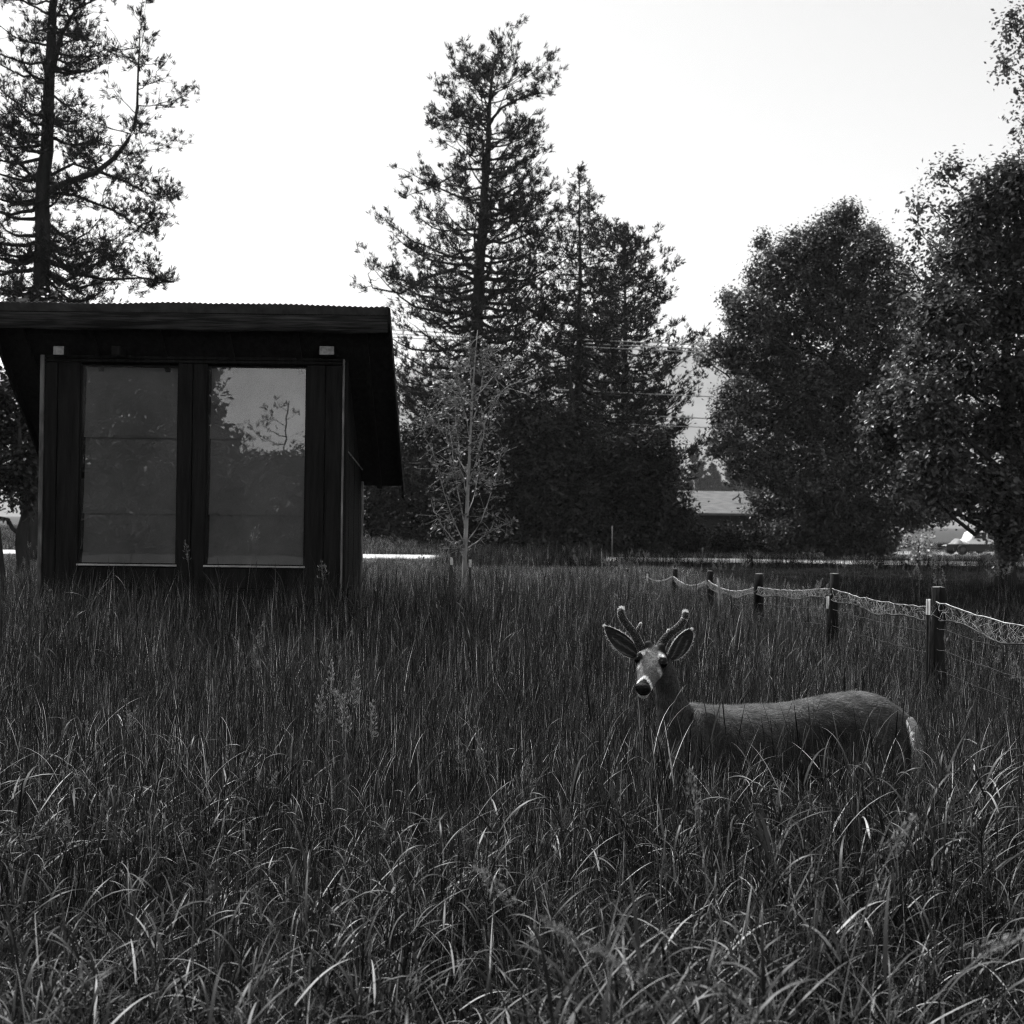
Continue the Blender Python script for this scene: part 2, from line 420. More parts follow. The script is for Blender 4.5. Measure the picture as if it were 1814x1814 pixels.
def pine(name, label, path, rad, prof, nb, twigs=7, tuft_l=0.24, tuft_w=0.018, tpt=4, rise=(0.05, 0.55), limbs=(), gap=0.0, start=0.2, group=None, fill=1.0, bark=None, tl=0.28, limb_tw=0.25, limb_n=10, tk=7):
    """path: trunk points (world), rad: radii; prof: rows (z, reach left, reach right); limbs: explicit big limbs [(pts, radii)]"""
    path = np.asarray(path, float); rad = np.asarray(rad, float); prof = np.asarray(prof, float)
    t = thing(name, label, 'tree', (path[0][0], path[0][1], path[0][2]), group)
    g = Geo(); cl = Geo()
    zz = np.linspace(path[0, 2] - 0.2, path[-1, 2], 26)
    tp = np.stack([np.interp(zz, path[:, 2], path[:, 0]), np.interp(zz, path[:, 2], path[:, 1]), zz], 1)
    tp[1:-1, :2] += rng.normal(0, 0.03, (24, 2))
    g.tube(tp, np.interp(zz, path[:, 2], rad), 10)
    z0, z1 = prof[0, 0], path[-1, 2]
    # branches in loose whorls
    u = np.clip((np.arange(nb) + rng.uniform(-0.4, 0.4, nb)) / nb, 0, 1) ** 1.25
    zb = z0 + (z1 - z0) * np.clip(u, 0, 0.985)
    ph = rng.uniform(0, 2 * np.pi, nb)
    rl = np.interp(zb, prof[:, 0], prof[:, 1]); rr = np.interp(zb, prof[:, 0], prof[:, 2])
    cx = np.cos(ph); reach = np.where(cx > 0, rr, rl) * np.abs(cx) + (rl + rr) / 2 * (1 - np.abs(cx))
    reach *= rng.uniform(0.6, 1.08, nb)
    keep = rng.random(nb) > gap
    zb, ph, reach, u = zb[keep], ph[keep], reach[keep], u[keep]; nb = len(zb)
    st = np.stack([np.interp(zb, path[:, 2], path[:, 0]), np.interp(zb, path[:, 2], path[:, 1]), zb], 1)
    el = rise[0] + (rise[1] - rise[0]) * u + rng.normal(0, 0.12, nb)
    n = 8; s = np.linspace(0, 1, n)[None, :]
    hr = reach[:, None] * s
    wig = rng.normal(0, 0.06, (nb, 1)) * np.sin(s * 3.0) * reach[:, None]
    X = st[:, 0:1] + np.cos(ph)[:, None] * hr - np.sin(ph)[:, None] * wig
    Y = st[:, 1:2] + np.sin(ph)[:, None] * hr + np.cos(ph)[:, None] * wig
    Z = st[:, 2:3] + reach[:, None] * (np.tan(el)[:, None] * s - 0.16 * np.sin(np.pi * s) * (1 - u[:, None]) + 0.13 * s ** 3) + rng.normal(0, 0.015, (nb, n)) * reach[:, None]
    P = np.stack([X, Y, Z], -1)
    br = np.interp(zb, path[:, 2], rad) * 0.28 + 0.012
    v, q = tubes(P, br[:, None] * np.linspace(1, 0.22, n)[None], 4); g.add(v, q)
    paths = [P]; sizes = [reach]
    for lp, lr in limbs:
        lp = np.asarray(lp, float); g.tube(lp, lr, 7)
    for lp, lr in limbs:
        lp = np.asarray(lp, float)
        q_ = np.linspace(0.22, 1, limb_n); ar = np.linspace(0, 1, len(lp))
        a = np.stack([np.interp(q_, ar, lp[:, j]) for j in range(3)], 1)
        d = rng.normal(size=a.shape); d[:, 2] = np.abs(d[:, 2]) * 0.5 + 0.1; d /= np.linalg.norm(d, axis=1, keepdims=True)
        ln = rng.uniform(0.7, 1.7, len(a)) * np.linalg.norm(lp[-1] - lp[0]) * limb_tw
        PP = bent(a, a + d * ln[:, None], n, 0.08, 0.04)
        v, q = tubes(PP, np.full((len(a), 1), 0.022) * np.linspace(1, 0.3, n)[None], 4); g.add(v, q)
        paths.append(PP); sizes.append(ln)
    P = np.concatenate(paths); RE = np.concatenate(sizes)
    # side twigs
    m = len(P); tw = rng.uniform(start, 1.0, (m, twigs)); tw[:, -1] = 1.0
    kk = tw * (n - 1); i0 = np.clip(kk.astype(int), 0, n - 2); f = (kk - i0)[..., None]
    mm = np.arange(m)[:, None]
    A = P[mm, i0] * (1 - f) + P[mm, i0 + 1] * f
    TD = P[mm, i0 + 1] - P[mm, i0]; TD /= np.linalg.norm(TD, axis=2, keepdims=True) + 1e-9
    side = rng.normal(size=A.shape); side[..., 2] = side[..., 2] * 0.5 + 0.25
    DD = TD * rng.uniform(0.3, 1.0, (m, twigs, 1)) + side * 0.55
    DD /= np.linalg.norm(DD, axis=2, keepdims=True)
    TL = (tl * RE[:, None] * (1.15 - 0.6 * tw) * rng.uniform(0.4, 1.4, (m, twigs)) + 0.15)[..., None]
    A = A.reshape(-1, 3); E = A + (DD * TL).reshape(-1, 3)
    kt = rng.random(len(A)) < np.repeat(np.clip(RE / RE.max() * 1.25, .12, 1), twigs)
    A, E, TL = A[kt], E[kt], TL.reshape(-1)[kt]
    PT = bent(A, E, 4, 0.04, 0.05)
    PT[:, -1, 2] += TL * 0.12
    v, q = tubes(PT, np.full((len(A), 1), 0.014) * np.linspace(1, 0.5, 4)[None], 3); g.add(v, q)
    # brushes on the twigs
    nt_ = len(PT); q_ = rng.uniform(0.2, 1.0, (nt_, tpt)); q_[:, 0] = 1.0
    kk = q_ * 3; i0 = np.clip(kk.astype(int), 0, 2); f = (kk - i0)[..., None]; mm = np.arange(nt_)[:, None]
    C = PT[mm, i0] * (1 - f) + PT[mm, i0 + 1] * f
    TD = PT[mm, i0 + 1] - PT[mm, i0]
    TD = TD / (np.linalg.norm(TD, axis=2, keepdims=True) + 1e-9) + rng.normal(0, 0.45, C.shape); TD[..., 2] += 0.45
    C = C + rng.normal(0, 0.10, C.shape)
    kf = rng.random(nt_ * tpt) < fill
    v, T, tn = tufts(C.reshape(-1, 3)[kf], TD.reshape(-1, 3)[kf], tuft_l, tuft_w, tk)
    cl.add(v, None, T, tn)
    part('trunk', g.mesh('trunk'), bark or M_bark, t)
    part('crown', cl.mesh('crown', False), M_needle, t)
    return t

def blobs_px(rows, Y, depth=1.0, jy=0.6):
    """rows (px, py, rx_px, rz_px) at distance Y -> world blobs"""
    o = []
    for r in rows:
        y = Y + (r[4] if len(r) > 4 else rng.uniform(-jy, jy))
        c = W(r[0], r[1], y); k = y / F
        o.append((c[0], c[1], c[2], r[2] * k, (r[2] + r[3]) / 2 * k * depth, r[3] * k))
    return o

def path_px(pts, Y):
    return np.array([W(p[0], p[1], Y + (p[2] if len(p) > 2 else 0)) for p in pts])

def prof_px(rows, Y):
    """rows (py, left px, right px) -> (z, reach, reach), sorted upward"""
    k = Y / F
    r = np.array([(W(300, p[0], Y)[2], p[1] * k, p[2] * k) for p in rows])
    return r[np.argsort(r[:, 0])]

def ground_pt(px, Y):
    x = W(px, 925, Y)[0]
    return np.array([x, Y, float(hgt(x, Y))])

def trunk_from(px_pts, Y):
    """trunk path from ground up through the traced points"""
    p = path_px(px_pts, Y)
    p = p[np.argsort(p[:, 2])]
    if p[0][2] > 0.3: p = np.concatenate([[[p[0][0], Y, float(hgt(p[0][0], Y))]], p])
    return p

# left pine, its upswept limb traced from the photograph
Y = 38.0
tp = trunk_from([(72, 560), (75, 480), (73, 400), (76, 340), (84, 250), (88, 150), (92, 60), (97, 0), (104, -120), (108, -230)], Y)
rd = np.interp(tp[:, 2], [0, 6, 12, 18, 23], [0.40, 0.30, 0.24, 0.15, 0.03])
lim = [(path_px([(78, 342), (120, 322, -0.3), (170, 306, -0.7), (203, 280, -1), (226, 250, -1.2), (238, 224, -1.3), (243, 190, -1.3), (245, 120, -1.3), (248, 60, -1.2)], Y), np.linspace(0.115, 0.02, 9)),
       (path_px([(84, 462), (105, 470, -.2), (130, 484, -.4), (190, 496, -.8), (250, 492, -1), (308, 500, -1.1)], Y), np.linspace(0.09, 0.02, 6)),
       (path_px([(82, 340), (130, 345, .3), (200, 372, .8), (245, 400, 1), (270, 415, 1)], Y), np.linspace(0.07, 0.015, 5)),
       (path_px([(90, 310), (130, 290, .5), (220, 320, .9), (260, 342, 1), (300, 350, 1)], Y), np.linspace(0.06, 0.015, 5)),
       (path_px([(74, 330), (40, 295, .3), (0, 250, .6), (-60, 235, .8)], Y), np.linspace(0.07, 0.02, 4)),
       (path_px([(92, 130), (110, 60, -.4), (135, 15, -.6), (190, -10, -.8)], Y), np.linspace(0.09, 0.02, 4)),
       (path_px([(72, 450), (30, 455, -.5), (-40, 440, -1)], Y), np.linspace(0.08, 0.02, 3))]
pine('pine_tree', 'tall open pine with an upswept side limb rising behind the cabin', tp, rd,
     prof_px([(540, 140, 130), (480, 180, 150), (400, 150, 130), (330, 110, 95), (250, 140, 100), (180, 140, 105), (100, 120, 95), (20, 120, 95), (-100, 110, 110), (-230, 20, 20)], Y),
     125, twigs=13, tuft_l=0.20, tuft_w=0.013, tk=11, tpt=4, rise=(-0.12, 0.35), limbs=lim, gap=0.08, start=0.2, fill=1.0, tl=0.36, limb_tw=0.22, limb_n=17)

# big centre pine
Y = 57.0
tp = trunk_from([(838, 960), (840, 700), (845, 590), (849, 480), (858, 350), (865, 250), (868, 180), (873, 130), (877, 96)], Y)
rd = np.interp(tp[:, 2], [0, 5, 11, 17, 22, 26], [0.48, 0.42, 0.36, 0.24, 0.12, 0.025])
lim = [(path_px([(846, 500), (800, 478, -.3), (755, 492, -.8), (710, 520, -1.2), (660, 510, -1.5), (652, 485, -1.6)], Y), np.linspace(0.12, 0.02, 6)),
       (path_px([(866, 235), (850, 215), (825, 205), (800, 210), (765, 230)], Y), np.linspace(0.07, 0.015, 5)),
       (path_px([(868, 215), (890, 190), (920, 175), (955, 165), (985, 168)], Y), np.linspace(0.08, 0.015, 5)),
       (path_px([(858, 330), (900, 370, -.5), (930, 420, -.8), (950, 450, -1)], Y), np.linspace(0.08, 0.02, 4)),
       (path_px([(848, 530), (900, 515, -.5), (950, 560, -1), (1000, 590, -1.2)], Y), np.linspace(0.09, 0.02, 4)),
       (path_px([(862, 300), (820, 300, .4), (770, 330, .8), (725, 345, 1)], Y), np.linspace(0.08, 0.02, 4))]
pine('pine_tree', 'tallest pine at the centre, its trunk showing dark against the sky', tp, rd,
     prof_px([(930, 150, 140), (800, 170, 170), (700, 165, 185), (600, 180, 195), (540, 200, 185), (490, 205, 190), (440, 160, 165), (400, 142, 145), (320, 140, 126), (265, 112, 122), (235, 118, 105), (200, 95, 112), (160, 78, 112), (120, 82, 66), (102, 34, 50), (92, 10, 20)], Y),
     260, twigs=13, tuft_l=0.29, tuft_w=0.020, tpt=5, rise=(-0.22, 0.5), limbs=lim, gap=0.03, start=0.22, tk=10, fill=0.95, tl=0.34, limb_tw=0.15)

# slender spruce beside it
Y = 60.0
tp = trunk_from([(1022, 960), (1026, 600), (1028, 450), (1027, 360), (1024, 290)], Y)
rd = np.interp(tp[:, 2], [0, 10, 20], [0.3, 0.17, 0.02])
pine('spruce_tree', 'slender pointed spruce just beyond the tallest pine', tp, rd,
     prof_px([(930, 150, 150), (700, 150, 145), (600, 135, 130), (520, 125, 115), (450, 95, 92), (400, 60, 70), (370, 36, 50), (340, 16, 26), (300, 8, 10)], Y),
     240, twigs=11, tuft_l=0.26, tuft_w=0.022, tpt=4, rise=(-0.3, 0.25), gap=0.05, start=0.25)

# dense conifer behind the wires
Y = 68.0
tp = trunk_from([(1106, 960), (1107, 700), (1108, 560), (1106, 470), (1104, 402)], Y)
rd = np.interp(tp[:, 2], [0, 10, 18], [0.34, 0.2, 0.03])
pine('pine_tree', 'broad dense pine standing behind the power wires', tp, rd,
     prof_px([(930, 160, 100), (790, 180, 122), (740, 185, 130), (690, 185, 118), (650, 180, 134), (600, 160, 116), (560, 120, 98), (500, 105, 92), (440, 80, 66), (415, 30, 28), (402, 8, 10)], Y),
     270, twigs=11, tuft_l=0.32, tuft_w=0.03, tpt=5, rise=(-0.1, 0.45), gap=0.02, start=0.15)

# centre broadleaf mass
Y = 55.0
rows = [(930, 740, 45, 40), (1010, 760, 60, 45), (1150, 800, 60, 45), (900, 790, 50, 50),
        (970, 810, 80, 60), (1060, 830, 85, 60), (1140, 860, 70, 55), (1180, 900, 55, 45), (920, 870, 60, 55), (1000, 900, 80, 50), (1080, 920, 80, 45), (1010, 960, 120, 30), (1130, 950, 80, 35), (890, 930, 45, 40), (1200, 930, 35, 32)]
gp = ground_pt(1010, Y)
broadleaf('broadleaf_tree', 'wide dark broadleaf tree filling the gap below the central pines', gp, W(1010, 640, Y), 0.3, blobs_px(rows, Y, 0.8, 1.2), leaf=0.17, dens=1.5, mat=M_leaf_dark, tone=(0.3, 2.6), core=.7)
# shrub mass left of the sapling, past the road
Y = 58.0
rows = [(680, 900, 45, 55), (735, 860, 50, 60), (790, 900, 50, 55), (760, 800, 50, 55), (800, 745, 35, 45), (720, 790, 40, 45), (840, 880, 50, 60), (665, 850, 35, 55), (690, 810, 35, 45), (850, 800, 45, 60), (740, 930, 60, 30), (660, 925, 40, 30), (820, 935, 60, 30), (880, 700, 40, 45)]
gp = ground_pt(760, Y)
broadleaf('broadleaf_tree', 'low dark leafy tree beyond the road beside the cabin eave', gp, W(765, 800, Y), 0.16, blobs_px(rows, Y, 0.8, 0.8), leaf=0.16, dens=1.5, mat=M_leaf_dark, tone=(0.5, 1.6))

# middle right broadleaf
Y = 53.0
rows = [(1480, 420, 55, 45), (1425, 450, 60, 50), (1540, 450, 50, 50), (1370, 490, 50, 50), (1470, 500, 80, 60), (1330, 560, 55, 50), (1400, 580, 80, 60), (1520, 560, 80, 70), (1290, 620, 42, 35), (1350, 650, 70, 55), (1440, 670, 90, 60), (1550, 660, 80, 70),
        (1310, 710, 48, 45), (1390, 740, 80, 55), (1490, 760, 90, 60), (1290, 780, 42, 35), (1350, 820, 70, 50), (1450, 840, 90, 55), (1550, 820, 80, 60), (1390, 890, 70, 45), (1480, 910, 90, 45), (1570, 910, 80, 45), (1420, 950, 70, 35), (1520, 960, 90, 30), (1500, 385, 30, 25), (1600, 760, 60, 70), (1590, 520, 45, 60), (1610, 620, 55, 60), (1620, 840, 60, 60), (1640, 900, 60, 40), (1660, 780, 60, 70), (1250, 640, 16, 14), (1272, 745, 18, 16), (1264, 800, 16, 14), (1290, 530, 18, 16), (1545, 410, 16, 14), (1350, 430, 18, 16)]
gp = ground_pt(1480, Y)
broadleaf('broadleaf_tree', 'large rounded broadleaf tree between the house and the netting fence', gp, W(1475, 560, Y), 0.38, blobs_px(rows, Y, 0.8, 1.6), leaf=0.145, dens=1.8, mat=M_leaf, tone=(0.12, 1.9), core=.9, spread=.2)

# big right tree, nearer
Y = 30.0
rows = [(1780, 340, 70, 55), (1720, 390, 60, 50), (1700, 470, 60, 55), (1780, 450, 70, 60), (1660, 540, 55, 55), (1740, 550, 70, 60), (1810, 560, 70, 60), (1640, 640, 60, 55), (1720, 650, 75, 60), (1800, 660, 75, 60),
        (1585, 720, 48, 45), (1650, 740, 70, 50), (1740, 760, 75, 55), (1820, 760, 70, 60), (1590, 785, 45, 35), (1660, 820, 65, 45), (1750, 850, 75, 50), (1830, 850, 70, 60), (1700, 880, 45, 35), (1790, 900, 50, 45), (1860, 500, 80, 90), (1890, 700, 90, 100), (1850, 400, 80, 70), (1880, 900, 80, 70), (1560, 760, 30, 30), (1620, 850, 40, 30), (1650, 880, 30, 22), (1830, 930, 60, 40), (1800, 310, 40, 36), (1690, 560, 60, 60), (1640, 700, 50, 60), (1775, 930, 30, 24), (1810, 960, 40, 26), (1790, 985, 22, 16), (1745, 915, 24, 18)]
gp = ground_pt(1782, Y)
broadleaf('broadleaf_tree', 'big leafy tree at the picture\'s edge with its trunk by the white car', gp, W(1795, 500, Y), 0.26, blobs_px(rows, Y, 0.9, 1.2), leaf=0.135, dens=1.7, mat=M_leaf, tone=(0.12, 2.1), core=.9, spread=.18)
# taller sprays over it
rows = [(1668, 315, 22, 25), (1640, 360, 22, 25), (1625, 410, 26, 30), (1650, 450, 30, 30), (1690, 300, 14, 16), (1605, 470, 26, 30), (1800, 60, 28, 45), (1825, 140, 36, 55), (1812, 220, 30, 40), (1790, 40, 18, 28), (1780, 115, 14, 20), (1850, 30, 45, 50), (1870, 280, 60, 60), (1860, 420, 60, 60), (1700, 420, 40, 40)]
Y = 34.0
gp = ground_pt(1840, Y)
broadleaf('broadleaf_tree', 'thin tall tree whose top sprays stand above the edge tree', gp, W(1850, 100, Y), 0.2, blobs_px(rows, Y, 0.8, 0.8), leaf=0.14, dens=0.6, mat=M_leaf, tone=(0.4, 1.4), core=0.3, per=18)

# trees at the far left, behind the cabin
Y = 26.0
rows = [(10, 690, 60, 50), (-40, 740, 70, 60), (30, 760, 45, 50), (10, 830, 55, 45), (-50, 850, 60, 60), (40, 870, 35, 40), (50, 820, 30, 50), (-90, 700, 70, 80), (60, 720, 35, 45)]
gp = ground_pt(42, Y)
broadleaf('broadleaf_tree', 'dark leafy tree with a low trunk directly left of the cabin', gp, W(38, 760, Y), 0.17, blobs_px(rows, Y, 0.9, 0.8), leaf=0.12, dens=1.3, mat=M_leaf_dark, tone=(0.5, 1.7))
Y = 21.0
rows = [(95, 545, 32, 34), (70, 570, 40, 30), (120, 580, 40, 34), (25, 560, 30, 28), (160, 600, 40, 35), (90, 640, 60, 50), (20, 620, 40, 40), (200, 570, 14, 20)]
gp = ground_pt(95, Y)
broadleaf('young_tree', 'small pale leafed tree just topping the cabin roof', gp, W(95, 540, Y), 0.07, blobs_px(rows, Y, 0.9, 0.4), leaf=0.10, dens=0.8, mat=M_leaf_pale, tone=(0.5, 1.4), spread=0.12, core=0.2, per=14)

# hazy trees behind the house
Y = 420.0
for k, (px, py, h) in enumerate([(1232, 790, 1), (1262, 822, 0), (1295, 815, 0), (1335, 808, 0), (1190, 800, 0)]):
    gp = ground_pt(px, Y + 15 * k)
    tp = np.array([gp, W(px, py, Y + 15 * k)])
    hh = tp[1][2]
    lab = ['pale hazy conifer above the house roof, nearest the dense pine', 'short hazy conifer in the middle above the house roof', 'hazy conifer above the vent pipe of the house roof',
           'hazy conifer half hidden by the rounded tree above the house', 'hazy conifer seen through the dense pine behind the house'][k]
    pine('distant_conifer', lab, tp, [0.3, 0.03], [(0.5, hh * 0.28, hh * 0.28), (hh * 0.5, hh * 0.2, hh * 0.2), (hh, 0.1, 0.1)], 90, twigs=10, tuft_l=1.5, tuft_w=0.16, tpt=5, rise=(-0.1, 0.5), group='hazy conifers behind the house')

# ------------------------------------------------------------------ trees behind the viewer, mirrored in the cabin glass
rows = [(x, -30 + rng.uniform(-.6, .6), z, 1.9, 1.7, 1.7) for x in (-25, -23, -21, -19, -17.2) for z in (1.2, 3.4, 5.6, 7.8, 10, 12.2)] + [(-15.6, -30, 1.4, 1.9, 1.7, 1.7), (-15.4, -30, 3.6, 1.9, 1.7, 1.7), (-15.2, -30, 5.6, 1.6, 1.4, 1.4), (-15.6, -30, 7.3, 1.5, 1.4, 1.4), (-15.9, -30, 9.2, 1.5, 1.4, 1.4), (-14.0, -30, 1.5, 1.7, 1.5, 1.5), (-13.8, -30, 3.6, 1.6, 1.5, 1.5), (-13.6, -30, 5.4, 1.2, 1.1, 1.1), (-14.2, -30, 6.8, 1.1, 1.1, 1.0), (-14.3, -30, 8.3, 1.1, 1, 1), (-14.5, -30, 10, 1.2, 1, 1)]
broadleaf('broadleaf_tree', 'tall dense tree mirrored in the cabin window panes', (-19, -30, 0), (-19, -30, 11), 0.3, rows, leaf=0.26, dens=1.1, mat=M_leaf_dark, per=10, core=2.0)
rows = [(x, -29 + rng.uniform(-.5, .5), z, 1.5, 1.3, 1.2) for x in (-14.5, -12.8, -11.2, -9.6, -8, -6.4, -4.8, -3.2) for z in (0.8, 2.3, 3.5)] + [(-13.0, -29, 4.6, 1.0, 1.0, .8), (-11.6, -29, 4.3, 1.0, 1.0, .6), (-9.4, -29, 4.2, 1.1, 1.1, .6), (-8.7, -29, 5.2, .8, .8, .6), (-10.4, -29, 4.4, .7, .7, .5), (-7.6, -29, 4.6, 1.2, 1.1, 1.1)]
broadleaf('broadleaf_shrub', 'low spreading shrub mass mirrored along the bottom of the window glass', (-10, -29, 0), (-10, -29, 3.2), 0.1, rows, leaf=0.24, dens=1.1, mat=M_leaf_dark, per=10, cat='shrub', core=2.0)
tp = np.array([(-10.6, -30, 0), (-10.4, -30, 7.2)])
pine('young_pine', 'thin ragged pine mirrored against the sky in the cabin glass', tp, [0.1, 0.02], [(2, 1.6, 1.6), (5.0, 1.5, 1.5), (6.2, .8, .8), (7.2, .3, .3)], 18, twigs=5, tpt=3, gap=0.2)
tp = np.array([(-12.4, -30, 0), (-12.3, -30, 5.9)])
pine('young_pine', 'bare spindly sapling mirrored beside the tall tree in the glass', tp, [0.06, 0.015], [(2.4, .8, .8), (5, .5, .5), (5.9, .2, .2)], 12, twigs=4, tpt=2, gap=0.2)

# ------------------------------------------------------------------ the cabin
YF = 10.9; YB = 12.06
def cx(px, Y=YF): return float(W(px, 820, Y)[0])
ZF = float(W(690, 553, 10.58)[2]); SL = 1.0
def zroof(y): return ZF - (y - 10.58) * SL
XL, XR = -4.57, -1.60
RL, RR = -4.93, float(W(690, 553, 10.58)[0])
zs = float(W(340, 1000, YF)[2]); zt = float(W(340, 648, YF)[2])
cab = thing('cabin', 'small dark stained wooden cabin with two tall glass windows', 'cabin', (-3.08, 11.5, 0.1))
def plank(name, x0, x1, y0, y1, z0, z1, mat=None, parent=None, bev=0.005, jit=0.002):
    return part(name, bevel_box(x0, x1, y0, y1, z0, z1, bev, jit), mat or M_wood, parent or cab)
# front boards
xe = [XL, cx(100), cx(139.5)]
plank('board', xe[0] + 0.04, xe[1] - 0.003, YF, YF + 0.03, 0.0, zt + 0.02)
plank('board', xe[1] + 0.003, xe[2], YF + 0.004, YF + 0.034, 0.0, zt + 0.02)
w1 = (cx(140.5), cx(314)); w2 = (cx(365), cx(541))
plank('board', w1[1] + 0.002, (w1[1] + w2[0]) / 2 - 0.004, YF - 0.004, YF + 0.03, 0.62, zt + 0.02)
plank('board', (w1[1] + w2[0]) / 2 + 0.004, w2[0] - 0.002, YF, YF + 0.03, 0.62, zt + 0.02)
plank('board', w2[1] + 0.002, cx(574), YF, YF + 0.03, 0.0, zt + 0.02)
plank('board', cx(574) + 0.006, cx(605), YF + 0.004, YF + 0.034, 0.0, zt + 0.02)
zh = zt + 0.024; zhe = zroof(YF) - 0.07
for k in range(2):
    plank('header_board', XL, XR, YF - 0.003 * k, YF + 0.03, zh + (zhe - zh) * k / 2 + 0.003, zh + (zhe - zh) * (k + 1) / 2 - 0.003)
zb = 0.02
for k in range(6):
    z0 = zb + (zs - 0.03 - zb) * k / 6
    plank('base_board', w1[0] + 0.003, w2[1] - 0.003, YF + 0.006, YF + 0.034, z0 + 0.002, zb + (zs - 0.03 - zb) * (k + 1) / 6 - 0.003)
plank('corner_post', XL, XL + 0.036, YF - 0.012, YF + 0.06, -0.1, zroof(YF) - 0.08, M_edge2, jit=0.006)
plank('corner_post', cx(605) + 0.002, cx(609), YF - 0.010, YF + 0.06, -0.1, zroof(YF) - 0.08, M_edge, jit=0.002)
plank('corner_post', cx(609) + 0.002, XR, YF - 0.006, YF + 0.05, -0.1, zroof(YF) - 0.08)
plank('corner_post', XR - 0.02, XR + 0.012, YB - 0.018, YB + 0.02, -0.1, zroof(YB) - 0.06, M_edge, jit=0.002)
# sloped side planks
def sloped(name, x0, x1, y0, y1, z0, mat):
    za, zb_ = zroof(y0) - 0.06, zroof(y1) - 0.06
    v = [(x, y, z) for x in (x0, x1) for (y, z) in ((y0, z0), (y1, z0), (y1, zb_), (y0, za))]
    q = [[0, 1, 2, 3], [7, 6, 5, 4], [0, 4, 5, 1], [1, 5, 6, 2], [2, 6, 7, 3], [3, 7, 4, 0]]
    return part(name, mesh_np(name, np.array(v), [np.array(q)], False), mat, cab)
yy = np.linspace(YF + 0.062, YB - 0.02, 7)
for k in range(6):
    sloped('side_board', XR - 0.04, XR - 0.012 + 0.003 * (k % 2), yy[k] + 0.002, yy[k + 1] - 0.002, 0.0, M_wood)
    sloped('side_board', XL + 0.012 - 0.003 * (k % 2), XL + 0.04, yy[k] + 0.002, yy[k + 1] - 0.002, 0.0, M_wood)
for k in range(10):
    plank('back_board', XL + (XR - XL) * k / 10 + 0.002, XL + (XR - XL) * (k + 1) / 10 - 0.002, YB - 0.012, YB + 0.012, 0.0, zroof(YB) - 0.07)
plank('foot_block', XR - 0.01, XR + 0.09, YF + 0.2, YF + 0.36, -0.1, 1.05, jit=0.006)
# windows
for k, (a, b) in enumerate((w1, w2)):
    me = Geo(); fw = 0.010
    for (x0, x1, z0, z1) in ((a, a + fw, zs, zt), (b - fw, b, zs, zt), (a + fw, b - fw, zt - fw, zt), (a + fw, b - fw, zs, zs + 0.006)):
        me.box(((x0 + x1) / 2, YF + 0.036, (z0 + z1) / 2), (x1 - x0, 0.05, z1 - z0))
    wn = part('window', me.mesh('frame', False), M_wood, cab)
    tag(wn, ['window whose glass mirrors only dark trees', 'window whose glass mirrors sky above ragged trees'][k])
    part('pane', bevel_box(a + fw, b - fw, YF + 0.026, YF + 0.031, zs + 0.006, zt - fw, 0), M_glass, wn)
    cuts = [zs + 0.006, zs + (zt - zs) * 0.252, zs + (zt - zs) * 0.637, zt - fw]
    for j in range(3):
        # each sheet of the blind bows a little and laps over the one below
        n = 9; zz = np.linspace(cuts[j], cuts[j + 1] + (0.012 if j < 2 else 0), n); u = np.linspace(0, 1, n)
        yv = YF + 0.115 - 0.045 * (1 - u) ** 2.2 + 0.002 * j
        xv = np.linspace(a + fw + 0.002, b - fw - 0.002, 7)
        gx2, gz2 = np.meshgrid(xv, zz, indexing='ij'); gy2 = np.repeat(yv[None], 7, 0) + 0.002 * np.sin(gx2 * 9 + j)
        V = np.stack([gx2, gy2, gz2], -1).reshape(-1, 3); i2 = np.arange(63).reshape(7, 9)
        Q2 = np.stack([i2[:-1, :-1], i2[1:, :-1], i2[1:, 1:], i2[:-1, 1:]], -1).reshape(-1, 4)
        part('blind_sheet', mesh_np('blind', V, [Q2]), M_blind, wn)
    part('sill', bevel_box(a - 0.01, b + 0.01, YF - 0.018, YF + 0.02, zs - 0.022, zs - 0.004, 0.003), M_sill, wn)
# roof
n = 420; xw = np.linspace(RL, RR, n); 
wave = 0.0055 * np.sin(xw / 0.05 * 2 * np.pi) + 0.008 * np.sin(xw * 2.1 + 1) + 0.004 * np.sin(xw * 5.3) + np.interp(xw, np.linspace(RL, RR, 40), rng.normal(0, .002, 40))
V = []; 
for (y, dz) in ((10.53, 0.0), (11.3, 0.0), (YB + 0.08, 0.0)):
    V.append(np.stack([xw, np.full(n, y), zroof(y) + wave + dz], 1))
for (y, dz) in ((10.53, -0.004), (11.3, -0.004), (YB + 0.08, -0.004)):
    V.append(np.stack([xw, np.full(n, y), zroof(y) + wave + dz], 1))
V = np.concatenate(V); i = np.arange(n - 1); Q = []
for r in range(2):
    Q.append(np.stack([r * n + i, r * n + i + 1, (r + 1) * n + i + 1, (r + 1) * n + i], 1))
    Q.append(np.stack([(r + 3) * n + i, (r + 4) * n + i, (r + 4) * n + i + 1, (r + 3) * n + i + 1], 1))
Q.append(np.stack([i, 3 * n + i, 3 * n + i + 1, i + 1], 1)); Q.append(np.stack([2 * n + i, 2 * n + i + 1, 5 * n + i + 1, 5 * n + i], 1))
roof = part('roof', mesh_np('roof', V, [np.concatenate(Q)]), M_metal, cab)
def slab(name, x0, x1, y0, y1, d0, d1, mat, parent):
    v = [(x, y, zroof(y) - d) for x in (x0, x1) for (y, d) in ((y0, d1), (y1, d1), (y1, d0), (y0, d0))]
    q = [[0, 1, 2, 3], [7, 6, 5, 4], [0, 4, 5, 1], [1, 5, 6, 2], [2, 6, 7, 3], [3, 7, 4, 0]]
    return part(name, mesh_np(name, np.array(v), [np.array(q)], False), mat, parent)
nd = 9; yy = np.linspace(10.585, YB + 0.06, nd + 1)
